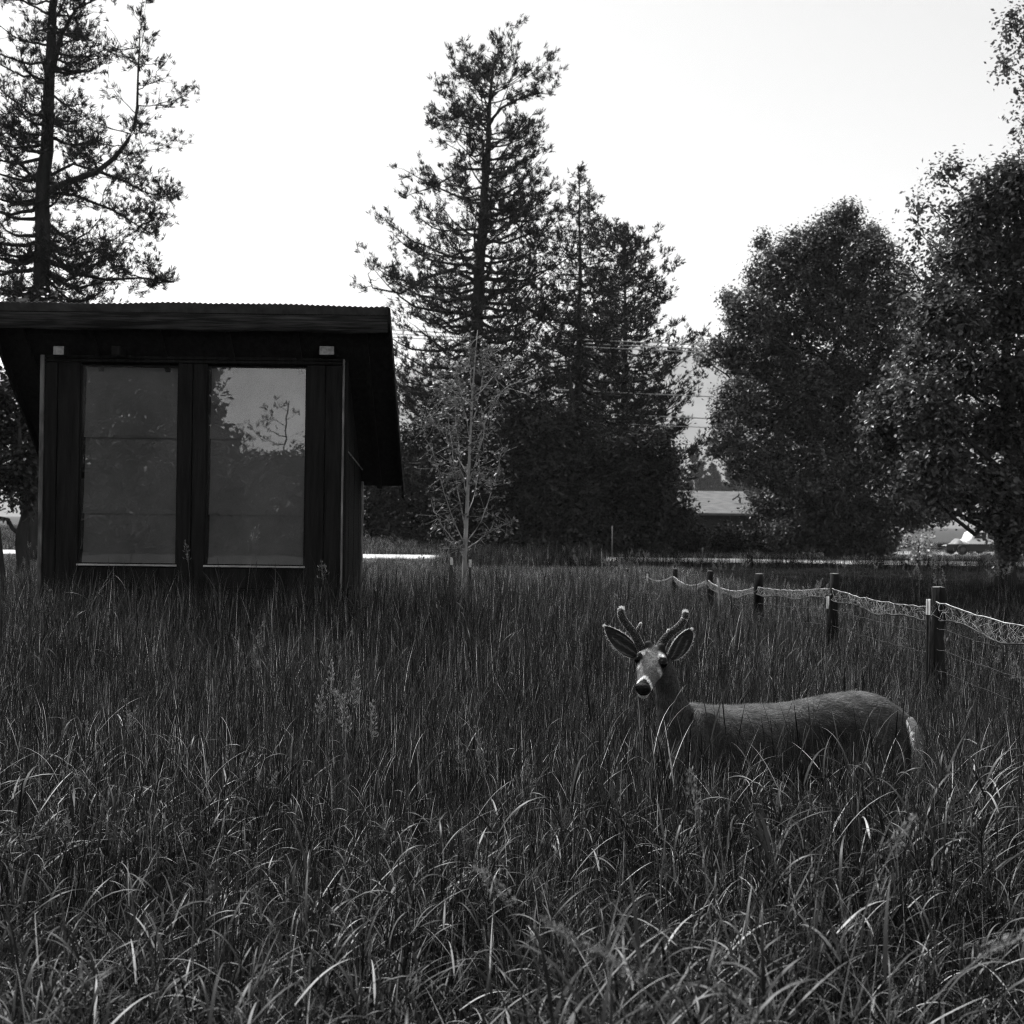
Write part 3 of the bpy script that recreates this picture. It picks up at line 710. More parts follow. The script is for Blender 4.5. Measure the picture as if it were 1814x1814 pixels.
for k in range(nd):
    slab('deck_board', RL + 0.01, RR - 0.012, yy[k] + 0.002, yy[k + 1] - 0.002, 0.02, 0.045, M_wood, roof)
for k in range(6):
    x = RL + 0.25 + (RR - RL - 0.5) * k / 5
    slab('rafter', x - 0.025, x + 0.025, 10.60, YB + 0.04, 0.046, 0.095, M_wood, roof)
slab('barge_board', RR - 0.012, RR + 0.012, 10.535, YB + 0.075, 0.014, 0.16, M_wood, roof)
slab('barge_board', RL - 0.012, RL + 0.009, 10.535, YB + 0.075, 0.014, 0.16, M_wood, roof)
# rough fascia log-board with a wavering lower edge
zf0, zf1 = float(W(400, 586, 10.56)[2]), float(W(400, 558, 10.56)[2])
n = 60; xv = np.linspace(RL + 0.012, RR - 0.014, n); V = []
lo = zf0 + 0.006 * np.sin(xv * 5) + rng.normal(0, 0.0025, n); hi = np.full(n, zf1 + 0.012) + 0.003 * np.sin(xv * 3.1)
md = (lo + hi) / 2 + 0.01 * np.sin(xv * 2)
for (y, z) in ((10.575, hi), (10.552, hi - 0.012), (10.545 + 0.004 * np.sin(xv * 7), md), (10.552, lo + 0.012), (10.575, lo), (10.583, lo), (10.583, hi)):
    V.append(np.stack([xv, np.broadcast_to(y, (n,)), z], 1))
V = np.concatenate(V); i = np.arange(n - 1)
Q = np.concatenate([np.stack([r * n + i, ((r + 1) % 7) * n + i, ((r + 1) % 7) * n + i + 1, r * n + i + 1], 1) for r in range(7)])
part('fascia', mesh_np('fascia', V, [Q]), M_woodh, roof)
for (px, wpx, tone) in ((104, 20, M_endgrain), (205, 16, M_wood), (579, 27, M_endgrain)):
    c = W(px, 621, 10.72); hw = wpx / 2 * 10.72 / F; hh = 0.044
    bmn = part('lookout_beam', bevel_box(c[0] - hw, c[0] + hw, 10.722, YF + 0.0, c[2] - hh, c[2] + hh, 0.003), M_wood, cab)
    part('end_grain', bevel_box(c[0] - hw + 0.004, c[0] + hw - 0.004, 10.712, 10.721, c[2] - hh + 0.004, c[2] + hh - 0.004, 0.002), tone, bmn)
g = Geo(); a = W(614, 797, 11.0); b = W(642, 832, 11.5); g.tube([a, (a + b) / 2, b], [0.007] * 3, 6)
part('brace', g.mesh('brace'), M_edge, cab)

# leaning pole
g = Geo(); a = W(-8, 890, 10.4); b = W(30, 1070, 10.2); b[2] = 0.05
g.tube([b + (b - a) * 0.1 * np.array([1, 1, 0]), b, b * .5 + a * .5, a, a + (a - b) * 0.35], [0.026, 0.026, 0.023, 0.02, 0.012], 7)
tag(part('leaning_pole', g.mesh('leaning_pole'), M_bark, None), 'thin dark pole leaning in the grass left of the cabin', 'pole')

# ------------------------------------------------------------------ netting fence
M_post = surf('fence_post_wood', 0.005, 0.03, 12, (1, 1, 0.2), rough=0.95, bump=1.0, bscale=30, spec=0.05)
M_cap = surf('post_end_grain', 0.10, 0.25, 30, rough=0.9, bump=0.5)
M_white = surf('white_paint', 0.6, 0.82, 20, rough=0.6)
M_steel = surf('dark_steel', 0.02, 0.05, 20, rough=0.6, spec=0.4)
M_cord = surf('pale_cord', 0.12, 0.45, 14, rough=0.8)
M_net = surf('pale_netting', 0.08, 0.26, 60, rough=0.85)
M_wire = surf('fence_wire', 0.02, 0.06, 30, rough=0.7, spec=0.2)
fen = thing('netting_fence', 'sagging netting fence on rough wooden posts running away across the field', 'fence', (3.3, 9, 0))
FP = [(None, 6.3, 1.12), (1662, 8.7, None), (1478, 11.1, None), (1345, 14.0, None), (1258, 17.4, None), (1196, 21.5, None), (1147, 26.0, None), (1110, 31.0, None), (1085, 37.0, None)]
TOPY = [None, 1041, 1017, 1017, 1012, 1008, 1012, 1008, 1004]
posts = []
for k, (px, Yp, zz) in enumerate(FP):
    if px is None: p = np.array([3.42, Yp, 1.2])
    else: p = W(px, TOPY[k], Yp)
    posts.append(p)
    r = [0.055, 0.056, 0.052, 0.06, 0.05, 0.05, 0.055, 0.05, 0.05][k]
    g = Geo(); zz = np.linspace(float(hgt(p[0], p[1])) - 0.2, p[2], 9)
    lean = rng.normal(0, 0.012, 2)
    pts = np.stack([p[0] + lean[0] * (zz - p[2]), p[1] + lean[1] * (zz - p[2]), zz], 1); pts[1:-1, :2] += rng.normal(0, 0.004, (7, 2))
    rr = r * (1 + rng.normal(0, 0.07, 9)); rr[-1] *= 0.86
    g.tube(pts, rr, 12); g.V[-1] = g.V[-1] + rng.normal(0, .0045, g.V[-1].shape)
    po = part('post', g.mesh('post'), M_post, fen)
    g = Geo(); g.tube([p + [0, 0, 0.001], p + [0, 0, 0.006], p + [0, 0, 0.009]], [r * 0.86, r * 0.8, r * 0.55], 10)
    part('post_top', g.mesh('post_top'), M_cap, po)
def t_post(p, h, name='steel_stake', parent=None, tip=0.11):
    g = Geo(); g.box((p[0], p[1], p[2] + h / 2 - 0.1), (0.032, 0.006, h + 0.2)); g.box((p[0], p[1] - 0.0165, p[2] + h / 2 - 0.1), (0.006, 0.026, h + 0.2))
    o = part(name, g.mesh(name, False), M_steel, parent)
    g = Geo(); g.box((p[0], p[1], p[2] + h + 0.02 - tip / 2), (0.036, 0.010, tip)); g.box((p[0], p[1] - 0.02, p[2] + h + 0.02 - tip / 2), (0.010, 0.028, tip))
    part('painted_tip', g.mesh('tip', False), M_white, o)
    return o
for (px, py, Yp) in ((1645, 1066, 8.75), (1468, 1060, 11.15), (1147, 1018, 25.7)):
    c = W(px, py, Yp); z0 = float(hgt(c[0], c[1])); t_post((c[0], c[1], z0), c[2] - z0, 'steel_stake', fen, 0.12 if Yp < 20 else 0.2)
att = [-0.10, -0.10, -0.14, -0.16, -0.14, -0.14, -0.12, -0.12, -0.12]
for k in range(len(posts) - 1):
    a = posts[k] + [-0.03, 0, att[k]]; b = posts[k + 1] + [-0.03, 0, att[k + 1]]
    if k == 1: a = a + [0, 0, -0.05]
    L = np.linalg.norm(b - a); n = 25; s = np.linspace(0, 1, n)
    sag = [0.05, 0.035, 0.03, 0.10, 0.12, 0.1, 0.1, 0.1][k]
    top = a[None] * (1 - s[:, None]) + b[None] * s[:, None]; top[:, 2] -= sag * np.sin(np.pi * s) ** 1.0 + rng.normal(0, 0.0035, n)
    g = Geo(); g.tube(top, np.full(n, [0.005, 0.004, 0.004, 0.006, 0.007, 0.01, 0.01, 0.01][k]), 5); part('top_cord', g.mesh('cord'), M_cord, fen)
    if k < 5:
        hgtb = [0.12, 0.10, 0.085, 0.08, 0.08][k]
        bot = top + np.stack([0.02 * np.sin(s * 9 + k), np.zeros(n), -hgtb * (1 + 0.15 * np.sin(s * 14 + k))], 1)
        nn = int(L / 0.04); q = (np.arange(nn) + 0.5) / nn
        ev = lambda arr, x: np.stack([np.interp(x, s, arr[:, j]) for j in range(3)], 1)
        A1, B1 = ev(top, q), ev(bot, np.clip(q + hgtb / L, 0, 1)); A2, B2 = ev(top, q), ev(bot, np.clip(q - hgtb / L, 0, 1))
        P = np.concatenate([bent(A1, B1, 4, 0, 0.16), bent(A2, B2, 4, 0, 0.16)])
        v, qd = tubes(P, np.full(P.shape[:2], 0.0024), 3)
        g = Geo(); g.add(v, qd); part('netting', g.mesh('netting'), M_net, fen, 'stuff')
        g = Geo(); g.tube(bot, np.full(n, 0.006), 4); part('lower_cord', g.mesh('cord'), M_steel, fen)
    for j in range(3):
        wp = top.copy(); wp[:, 2] -= 0.2 + 0.16 * j - 0.02 * np.sin(np.pi * s); 
        g = Geo(); g.tube(wp, np.full(n, 0.003), 3); part('wire', g.mesh('wire'), M_wire, fen)
# bleached stick in the fence
c = W(1275, 1052, 15.5); g = Geo(); g.tube([c + [0, 0, -0.3], c, c + [-0.012, 0, 0.10], c + [-0.03, 0, 0.22]], [0.022, 0.024, 0.018, 0.008], 6)
c0 = c.copy()
tag(part('bleached_branch', g.mesh('branch'), M_cord, None), 'short bleached branch standing in the grass left of the fence posts', 'branch')
# marker stakes past the field
for (px, py0, py1, Yp, lab) in ((1085, 932, 990, 43.2, 'thin pale marker stake at the road below the dense pine'), (1245, 970, 992, 43.4, 'short pale marker stake at the road below the house')):
    a = W(px, py0, Yp); z0 = float(hgt(a[0], Yp))
    g = Geo(); zz = np.linspace(z0 - 0.1, a[2], 8); g.tube(np.stack([np.full(8, a[0]), np.full(8, Yp), zz], 1), np.full(8, 0.022), 5)
    tag(part('marker_stake', g.mesh('stake'), M_edge, None), lab, 'stake')

# ------------------------------------------------------------------ sapling and its stakes
Y = 15.0
sp = thing('sapling', 'slim pale barked sapling staked in the middle of the field', 'tree', ground_pt(822, Y))
trk = path_px([(820, 1090), (822, 1040), (823, 990), (826, 930), (829, 860), (833, 780), (837, 700), (841, 640), (846, 585)], Y)
g = Geo(); g.tube(trk, [0.04, 0.032, 0.030, 0.027, 0.022, 0.016, 0.012, 0.008, 0.004], 8)
part('trunk', g.mesh('trunk'), M_pale_bark, sp)
br = Geo(); lf = Geo(); brp = []
for row in ([(824, 965), (805, 930), (790, 880), (775, 830), (765, 790)], [(825, 950), (812, 880, .2), (800, 800, .3), (792, 730, .4), (785, 690, .4)], [(826, 960), (850, 930), (868, 880), (882, 830), (890, 790)],
            [(823, 975), (850, 955), (880, 935), (918, 920)], [(823, 970), (795, 950), (775, 915), (768, 905)], [(829, 860), (848, 800, -.2), (862, 740, -.3), (880, 700, -.3), (905, 680, -.3)], [(828, 880), (815, 820, -.2), (808, 760, -.3), (806, 700, -.3)],
            [(833, 780), (820, 720, .2), (812, 670, .3), (808, 640, .3)], [(834, 760), (850, 700, .2), (858, 650, .3), (866, 610, .3)], [(830, 840), (800, 790, .4), (770, 750, .6), (752, 735, .6)], [(837, 700), (832, 640), (834, 600)],
            [(826, 920), (845, 860, .4), (850, 790, .5), (855, 730, .5)], [(824, 990), (810, 970, -.2), (798, 960, -.3)], [(836, 720), (800, 690, -.2), (775, 665, -.3)], [(836, 710), (880, 660, .2), (900, 640, .3)]):
    p = path_px(row, Y); m = len(p); q = np.linspace(0, 1, 12)
    p = np.stack([np.interp(q, np.linspace(0, 1, m), p[:, j]) for j in range(3)], 1); p[1:-1] += rng.normal(0, 0.008, (10, 3))
    br.tube(p, np.linspace(0.009, 0.0025, 12), 4); brp.append(p)
    L = np.linalg.norm(np.diff(p, axis=0), axis=1).sum(); k = int(L * 45)
    u = rng.uniform(0.25, 1.0, k); c = np.stack([np.interp(u, q, p[:, j]) for j in range(3)], 1) 
    e = c + rng.normal(0, 0.10, (k, 3))
    P = bent(c, e, 3, 0, 0.02); v, qd = tubes(P, np.full((k, 3), 0.0022), 3); br.add(v, qd)
    LC = np.repeat(e, 3, 0) + rng.normal(0, 0.035, (k * 3, 3))
    v, T, tn = leaf_cloud(LC, 0.055, 0.3, None, 0, (0.4, 1.5), 0.7); lf.add(v, None, T, tn)
part('branches', br.mesh('branches'), M_pale_bark, sp, 'stuff'); part('crown', lf.mesh('crown', False), M_leaf_pale, sp)
for (px, py, lab) in ((800, 990, 'dark steel stake with white tip on the cabin side of the sapling'), (833, 994, 'dark steel stake with white tip close beside the sapling trunk on the deer side')):
    c = W(px, py, 14.9); z0 = float(hgt(c[0], c[1])); tag(t_post((c[0], c[1], z0), c[2] - z0, 'steel_stake', None, 0.1), lab, 'stake', 'sapling stakes')

# pale leaved sapling by the drive
Y = 41.0
gp = ground_pt(1627, Y)
broadleaf('young_tree', 'thin young tree with bright pale leaves in front of the drive', gp, W(1627, 955, Y), 0.06, blobs_px([(1612, 968, 10, 16), (1608, 955, 8, 10), (1638, 970, 8, 14), (1641, 955, 6, 8), (1618, 982, 9, 8)], Y, 1, 0.1),
          leaf=0.14, dens=2.2, mat=leafmat('bright_leaf', 0.5, vary=0.0), tone=(0.5, 1.3), per=6, spread=0.12, core=0)

# ------------------------------------------------------------------ power line
pl = thing('power_line', 'power wires crossing in front of the dense pine', 'wires', (0, 63, 0))
for (y0, r) in ((606, 0.03), (613, 0.03), (619, 0.03), (697, 0.03), (736, 0.03), (752, 0.022)):
    xs_ = np.linspace(-1900, 3700, 60); g = Geo()
    dx = (xs_ - 1130); yv = y0 + 0.045 * dx - 1.1e-5 * dx * dx
    g.tube(np.array([W(a, b, 63.0 + 0.3 * (r < 0.03)) for a, b in zip(xs_, yv)]), np.full(60, r), 5)
    part('wire', g.mesh('wire'), surf('bright_wire', 0.45, 0.6, 3) if y0 == 606 else bpy.data.materials['bright_wire'], pl)

# ------------------------------------------------------------------ house
M_shingle = surf('roof_shingle', 0.09, 0.17, 1.5, (1, 3, 3), rough=0.9, bump=0.5)
M_hwall = surf('house_wall', 0.03, 0.05, 2, rough=0.9)
M_trim = surf('pale_trim', 0.4, 0.55, 4, rough=0.7)
Yh = 80.0
hx0, hx1 = 9.5, float(W(1336, 900, Yh)[0])
hz = 0.0; ez = float(W(1270, 909, Yh - 0.5)[2]); rz = float(W(1270, 870, Yh + 4)[2])
hs = thing('house', 'low house with a pale shingle roof half hidden by trees', 'house', (15, Yh, 0))
part('wall', bevel_box(hx0, hx1, Yh, Yh + 8, -0.2, ez + 0.05, 0), M_hwall, hs)
def gable(x0, x1, y0, y1, ze, zr, ax='x', th=0.16):
    if ax == 'x':
        ym = (y0 + y1) / 2; pr = [(y0, ze), (ym, zr), (y1, ze), (y1, ze - th), (ym, zr - th), (y0, ze - th)]
        v = [(x, p[0], p[1]) for x in (x0, x1) for p in pr]
    else:
        xm = (x0 + x1) / 2; pr = [(x0, ze), (xm, zr), (x1, ze), (x1, ze - th), (xm, zr - th), (x0, ze - th)]
        v = [(p[0], y, p[1]) for y in (y0, y1) for p in pr]
    q = [[i, (i + 1) % 6, (i + 1) % 6 + 6, i + 6] for i in range(6)] + [[0, 5, 4, 1], [1, 4, 3, 2], [6, 7, 10, 11], [7, 8, 9, 10]]
    return mesh_np('gable', np.array(v, float), [np.array(q)], False)
rf = part('roof', gable(hx0 - 0.5, hx1 + 0.1, Yh - 0.5, Yh + 8.5, ez, rz), M_shingle, hs)
c = W(1311, 882, Yh + 1.6); g = Geo(); g.tube([(c[0], c[1], ez + 0.3), (c[0], c[1], c[2]), (c[0] - 0.2, c[1], c[2] + 0.1), (c[0] - 0.55, c[1], c[2] - 0.15)], [0.07] * 4, 6)
part('vent_pipe', g.mesh('vent'), M_steel, rf)
# front wing with its gable to the road
wx0, wx1 = hx1 + 0.1, hx1 + 7.5; wy = Yh - 2.5
part('wall', bevel_box(wx0 + 0.35, wx1 - 0.35, wy, Yh + 6, -0.2, ez - 0.1, 0), M_hwall, hs)
zg = ez + 1.5
V = np.array([(wx0 + 0.35, wy, ez - 0.1), (wx1 - 0.35, wy, ez - 0.1), ((wx0 + wx1) / 2, wy, zg - 0.1), (wx0 + 0.35, wy + 0.2, ez - 0.1), (wx1 - 0.35, wy + 0.2, ez - 0.1), ((wx0 + wx1) / 2, wy + 0.2, zg - 0.1)])
part('gable_wall', mesh_np('gw', V, [np.array([[0, 1, 2], [5, 4, 3]]), np.array([[0, 2, 5, 3], [1, 4, 5, 2], [0, 3, 4, 1]])], False), M_hwall, hs)
part('roof', gable(wx0, wx1, wy - 0.6, Yh + 6, ez, zg, 'y'), surf('dark_shingle', 0.03, 0.06, 2), hs)
for (px0, px1, py0, py1) in ((1349, 1372, 913, 934),):
    a = W(px0, py0, wy); b = W(px1, py1, wy)
    wn = Geo(); f = 0.09
    for (x0, x1, z0, z1) in ((a[0] - f, a[0], b[2] - f, a[2] + f), (b[0], b[0] + f, b[2] - f, a[2] + f), (a[0], b[0], a[2], a[2] + f), (a[0], b[0], b[2] - f, b[2])):
        wn.box(((x0 + x1) / 2, wy - 0.03, (z0 + z1) / 2), (x1 - x0, 0.06, z1 - z0))
    wo = part('window', wn.mesh('frame', False), M_trim, hs)
    part('pane', bevel_box(a[0], b[0], wy - 0.02, wy - 0.004, b[2], a[2], 0), M_inside, wo)
part('window', bevel_box(11.2, 12.8, Yh - 0.05, Yh - 0.004, 1.0, 2.0, 0), M_inside, hs)

# ------------------------------------------------------------------ parked car and trailer
Yc = 73.0
M_cwhite = surf('white_car_paint', 0.72, 0.8, 2, rough=0.25, spec=0.5)
M_cdark = surf('dark_car_paint', 0.010, 0.014, 2, rough=0.35, spec=0.3)
M_tyre = surf('tyre', 0.012, 0.02, 10)
x0 = float(W(1716, 980, Yc)[0]); gz = float(hgt(x0, Yc)) + 0.03
car = thing('parked_car', 'white car parked on the drive behind the dark trailer', 'car', (x0 + 2.1, Yc + 0.85, gz))
def extrude(prof, y0, y1, inset=0.0):
    p = np.array(prof, float); n = len(p); c = p.mean(0)
    q = c + (p - c) * np.array([1 - inset, 1 - inset * 0.4])
    v = np.concatenate([np.stack([x0 + q[:, 0], np.full(n, y0), gz + q[:, 1]], 1), np.stack([x0 + p[:, 0], np.full(n, y0 + 0.09), gz + p[:, 1]], 1),
                        np.stack([x0 + p[:, 0], np.full(n, y1 - 0.09), gz + p[:, 1]], 1), np.stack([x0 + q[:, 0], np.full(n, y1), gz + q[:, 1]], 1)])
    bm = bmesh.new(); vs = [bm.verts.new(a) for a in v]
    for r in range(3):
        for i in range(n): bm.faces.new([vs[r * n + i], vs[r * n + (i + 1) % n], vs[(r + 1) * n + (i + 1) % n], vs[(r + 1) * n + i]])
    bm.faces.new(vs[:n][::-1]); bm.faces.new(vs[3 * n:])
    bmesh.ops.recalc_face_normals(bm, faces=bm.faces)
    me = bpy.data.meshes.new('body'); bm.to_mesh(me); bm.free(); return me
def arch(cx_, r=0.34): return [(cx_ + r * math.cos(a), 0.30 + r * math.sin(a)) for a in np.linspace(0, math.pi, 7)]
low = [(0.02, 0.3), (0.0, 0.62), (0.02, 0.86), (0.2, 0.93), (4.0, 0.95), (4.1, 0.7), (4.1, 0.32)] + arch(3.3) + arch(0.75)
part('body', extrude(low, Yc, Yc + 1.7), M_cwhite, car)
up = [(0.15, 0.94), (0.34, 1.36), (0.55, 1.45), (2.2, 1.46), (3.0, 0.97)]
part('cabin_shell', extrude(up, Yc + 0.06, Yc + 1.64, 0.03), M_cwhite, car)
for wp in ([(0.36, 0.98), (0.50, 1.35), (1.15, 1.38), (1.15, 0.98)], [(1.24, 0.98), (1.24, 1.38), (2.1, 1.38), (2.6, 0.98)]):
    p = np.array(wp); v = np.concatenate([np.stack([x0 + p[:, 0], np.full(4, Yc + 0.045), gz + p[:, 1]], 1), np.stack([x0 + p[:, 0], np.full(4, Yc + 0.09), gz + p[:, 1]], 1)])
    part('side_window', mesh_np('win', v, [np.array([[0, 1, 2, 3], [7, 6, 5, 4], [0, 4, 5, 1], [1, 5, 6, 2], [2, 6, 7, 3], [3, 7, 4, 0]])], False), M_cdark, car)
part('door_handle', bevel_box(x0 + 1.28, x0 + 1.46, Yc - 0.02, Yc + 0.01, gz + 0.80, gz + 0.85, 0.004), M_cdark, car)
def wheel(root, c, r=0.30):
    g = Geo(); c = np.array(c); g.tube([c, c + [0, 0.02, 0], c + [0, 0.16, 0], c + [0, 0.18, 0]], [r * .85, r, r, r * .85], 18)
    wo = part('wheel', g.mesh('tyre'), M_tyre, root)
    g = Geo(); g.tube([c - [0, 0.012, 0], c], [r * .5, r * .58], 14); part('rim', g.mesh('rim'), M_steel, wo)
for wx in (0.75, 3.3):
    for wy_ in (Yc + 0.02, Yc + 1.5): wheel(car, (x0 + wx, wy_, gz + 0.30))
part('tail_light', bevel_box(x0 - 0.01, x0 + 0.08, Yc + 0.05, Yc + 0.25, gz + 0.66, gz + 0.84, 0.01), M_trim, car)
# low trailer in front of it
Yt = 69.0; tx0 = float(W(1677, 970, Yt)[0]); tx1 = float(W(1790, 970, Yt)[0]); tz = float(hgt(tx0, Yt)) + 0.03
tr = thing('utility_trailer', 'low dark trailer with grey covered load parked before the white car', 'trailer', ((tx0 + tx1) / 2, Yt + .7, tz))
part('bed', bevel_box(tx0, tx1, Yt, Yt + 1.5, tz + .30, tz + .42, 0.01), M_cdark, tr)
part('side_panel', bevel_box(tx0, tx1, Yt - .03, Yt - .002, tz + .26, tz + .66, 0.01), M_cdark, tr)
part('side_panel', bevel_box(tx0, tx1, Yt + 1.502, Yt + 1.53, tz + .26, tz + .66, 0.01), M_cdark, tr)
for wy_ in (Yt - .22, Yt + 1.54): wheel(tr, (float(W(1703, 970, Yt)[0]), wy_, tz + .32), .32)
g = Geo(); g.tube([(tx0 - 1.1, Yt + .75, tz + .36), (tx0, Yt + .75, tz + .36)], [.04, .04], 6); part('drawbar', g.mesh('bar'), M_cdark, tr)
n = 12; u, v_ = np.meshgrid(np.linspace(0, 1, 16), np.linspace(0, 1, 9), indexing='ij')
hz_ = np.sin(np.pi * np.clip(v_, .0, 1)) ** .5 * (.18 + .34 * np.exp(-((u - .5) / .18) ** 2) + .2 * np.exp(-((u - .85) / .1) ** 2)) * np.sin(np.pi * np.clip(u, 0.001, .999)) ** .3 + rng.normal(0, .015, u.shape)
V = np.stack([tx0 + .15 + u * 1.5, Yt + .1 + v_ * 1.3, tz + .5 + hz_], -1).reshape(-1, 3); i_ = np.arange(u.size).reshape(u.shape)
part('load_cover', mesh_np('cover', V, [np.stack([i_[:-1, :-1], i_[1:, :-1], i_[1:, 1:], i_[:-1, 1:]], -1).reshape(-1, 4)]), surf('grey_tarp', .12, .3, 3, rough=.7), tr)
# dim shrubs before the house
for (px, py, rx, rz_, Yq, lab) in ((1290, 955, 45, 32, 66, 'dark shrub below the pale house roof'), (1215, 945, 40, 40, 62, 'dark shrub at the foot of the dense pine'), (1370, 955, 45, 30, 64, 'dark shrub beneath the house window')):
    gp = ground_pt(px, Yq); broadleaf('shrub', lab, gp, gp + [0, 0, 1.0], 0.06, blobs_px([(px - rx * .4, py, rx * .6, rz_ * .8), (px + rx * .4, py + 4, rx * .6, rz_ * .8), (px, py - rz_ * .3, rx * .5, rz_ * .7), (px, py + rz_ * .5, rx, rz_ * .6)], Yq, .8, .5), leaf=.16, dens=1.2, mat=M_leaf_dark, cat='shrub', tone=(.5, 1.7))

# ------------------------------------------------------------------ the deer
def loft(bm, C, U, Vv, ru, rv, k=20, e=2.2):
    """rings of superellipses: centres C, unit axes U and Vv, radii ru, rv"""
    rings = []
    an = np.arange(k) / k * 2 * np.pi
    cs = np.sign(np.cos(an)) * np.abs(np.cos(an)) ** (2 / e); sn = np.sign(np.sin(an)) * np.abs(np.sin(an)) ** (2 / e)
    for c, u, v, a, b in zip(C, U, Vv, ru, rv):
        P = c[None] + cs[:, None] * a * u[None] + sn[:, None] * b * v[None]
        rings.append([bm.verts.new(p) for p in P])
    for r0, r1 in zip(rings[:-1], rings[1:]):
        for i in range(k): bm.faces.new([r0[i], r0[(i + 1) % k], r1[(i + 1) % k], r1[i]])
    bm.faces.new(rings[0][::-1]); bm.faces.new(rings[-1])
def resample(rows, n):
    rows = np.asarray(rows, float); t = np.linspace(0, 1, len(rows)); q = np.linspace(0, 1, n)
    # smooth catmull-rom through the rows
    out_ = []
    for x in q:
        f = x * (len(rows) - 1); i = min(int(f), len(rows) - 2); f -= i
        p0 = rows[max(i - 1, 0)]; p1 = rows[i]; p2 = rows[i + 1]; p3 = rows[min(i + 2, len(rows) - 1)]
        out_.append(0.5 * ((2 * p1) + (-p0 + p2) * f + (2 * p0 - 5 * p1 + 4 * p2 - p3) * f * f + (-p0 + 3 * p1 - 3 * p2 + p3) * f ** 3))
    return np.array(out_)
def chain(bm, pts, rad, n=14, k=16, rad2=None, ref=(0, 1, 0)):
    """limb: tapered loft through pts; rad across, rad2 along the other axis"""
    rad2 = rad if rad2 is None else rad2
    A = resample(np.column_stack([pts, rad, rad2]), n); P = A[:, :3]
    T = np.gradient(P, axis=0); T /= np.linalg.norm(T, axis=1, keepdims=True)
    ref = np.asarray(ref, float); U = np.cross(T, ref); U /= np.linalg.norm(U, axis=1, keepdims=True) + 1e-9
    Vv = np.cross(T, U)
    loft(bm, P, U, Vv, A[:, 3], A[:, 4], k, 2.0)

YD = 5.4
def dp(px, py, dy=0.0): return W(px, py, YD + dy)
bm = bmesh.new()
rows = [(1636, 1308, 1340, .03, -.02), (1624, 1284, 1385, .085, -.02), (1602, 1262, 1412, .125, -.02), (1570, 1239, 1424, .15, -.02), (1535, 1226, 1424, .162, -.02), (1490, 1227, 1400, .150, 0), (1440, 1236, 1395, .140, .01), (1380, 1246, 1402, .155, .02),
        (1320, 1249, 1412, .165, .04), (1265, 1250, 1412, .150, .06), (1228, 1246, 1405, .130, .07), (1198, 1258, 1390, .105, .08), (1178, 1285, 1368, .075, .08), (1168, 1310, 1350, .04, .08)]
A = []
for (px, t_, b_, wd, dy) in rows:
    a = dp(px, t_, dy); b = dp(px, b_, dy); c = (a + b) / 2; A.append([c[0], c[1], c[2], wd, (a[2] - b[2]) / 2])
A = resample(A, 30)
loft(bm, A[:, :3], np.tile([0, 1.0, 0], (30, 1)), np.tile([0, 0, 1.0], (30, 1)), A[:, 3], A[:, 4], 26, 2.25)
# haunch and shoulder masses
chain(bm, [dp(1560, 1262, -.06), dp(1562, 1320, -.10), dp(1572, 1380, -.11), dp(1582, 1450, -.09)], [.08, .115, .10, .06], rad2=[.06, .078, .065, .045])
chain(bm, [dp(1488, 1240, -.04), dp(1505, 1262, -.08), dp(1525, 1300, -.10)], [.025, .035, .05], 10, rad2=[.03, .045, .05])
chain(bm, [dp(1250, 1262, .0), dp(1232, 1320, -.05), dp(1212, 1375, -.06), dp(1214, 1440, -.04)], [.05, .08, .07, .05], rad2=[.045, .055, .055, .045])
# neck
chain(bm, [dp(1235, 1330, .06), dp(1205, 1285, .05), dp(1190, 1250, .03), dp(1182, 1218, .01), dp(1176, 1190, -.01), dp(1166, 1168, -.03)], [.135, .108, .076, .057, .054, .052], rad2=[.095, .085, .068, .056, .053, .052])
# legs: thigh, knee, hock, cannon, hoof
gz_ = float(hgt(1.6, YD)); 
def leg_h(px, dy, sw):
    k = dp(px, 1440, dy); x = k[0]; y = YD + dy
    chain(bm, [(x - .02, y, .56), (x - .04, y, .46), (x + .02 + sw, y, .34), (x + .06 + sw, y, .27), (x + .03 + sw, y, .15), (x + .02 + sw, y, .06), (x + .0 + sw, y, gz_ + .005)], [.09, .065, .035, .026, .018, .022, .026], 18, 12)
def leg_f(px, dy, sw):
    k = dp(px, 1440, dy); x = k[0]; y = YD + dy
    chain(bm, [(x, y, .52), (x + .01, y, .40), (x + sw, y, .27), (x + sw, y, .14), (x + sw - .01, y, .06), (x + sw - .02, y, gz_ + .005)], [.065, .04, .026, .018, .022, .026], 16, 12)
leg_h(1570, -.09, .03); leg_h(1555, .08, -.05); leg_f(1212, -.03, .02); leg_f(1222, .15, -.04)
# head
poll = dp(1160, 1157, -.04); nose = dp(1138, 1224, -.22)
ax = nose - poll; HL = np.linalg.norm(ax); ax /= HL
side = np.array([1.0, -0.12, 0.02]); side -= ax * side.dot(ax); side /= np.linalg.norm(side)
top_ = np.cross(side, ax); top_ = top_ if top_[2] > 0 else -top_
hp = lambda t, s, u: poll + ax * HL * t + side * s + top_ * u
rows = [(-.10, .040, .040, -.012), (.0, .058, .055, -.008), (.14, .068, .062, -.004), (.30, .073, .064, -.006), (.46, .063, .058, -.010), (.62, .049, .046, -.010), (.78, .040, .037, -.008), (.92, .037, .033, -.006), (1.0, .028, .026, -.006), (1.04, .015, .014, -.006)]
A = resample([[*hp(t, 0, o), a, b] for (t, a, b, o) in rows], 26)
loft(bm, A[:, :3], np.tile(side, (26, 1)), np.tile(top_, (26, 1)), A[:, 3], A[:, 4], 22, 2.1)
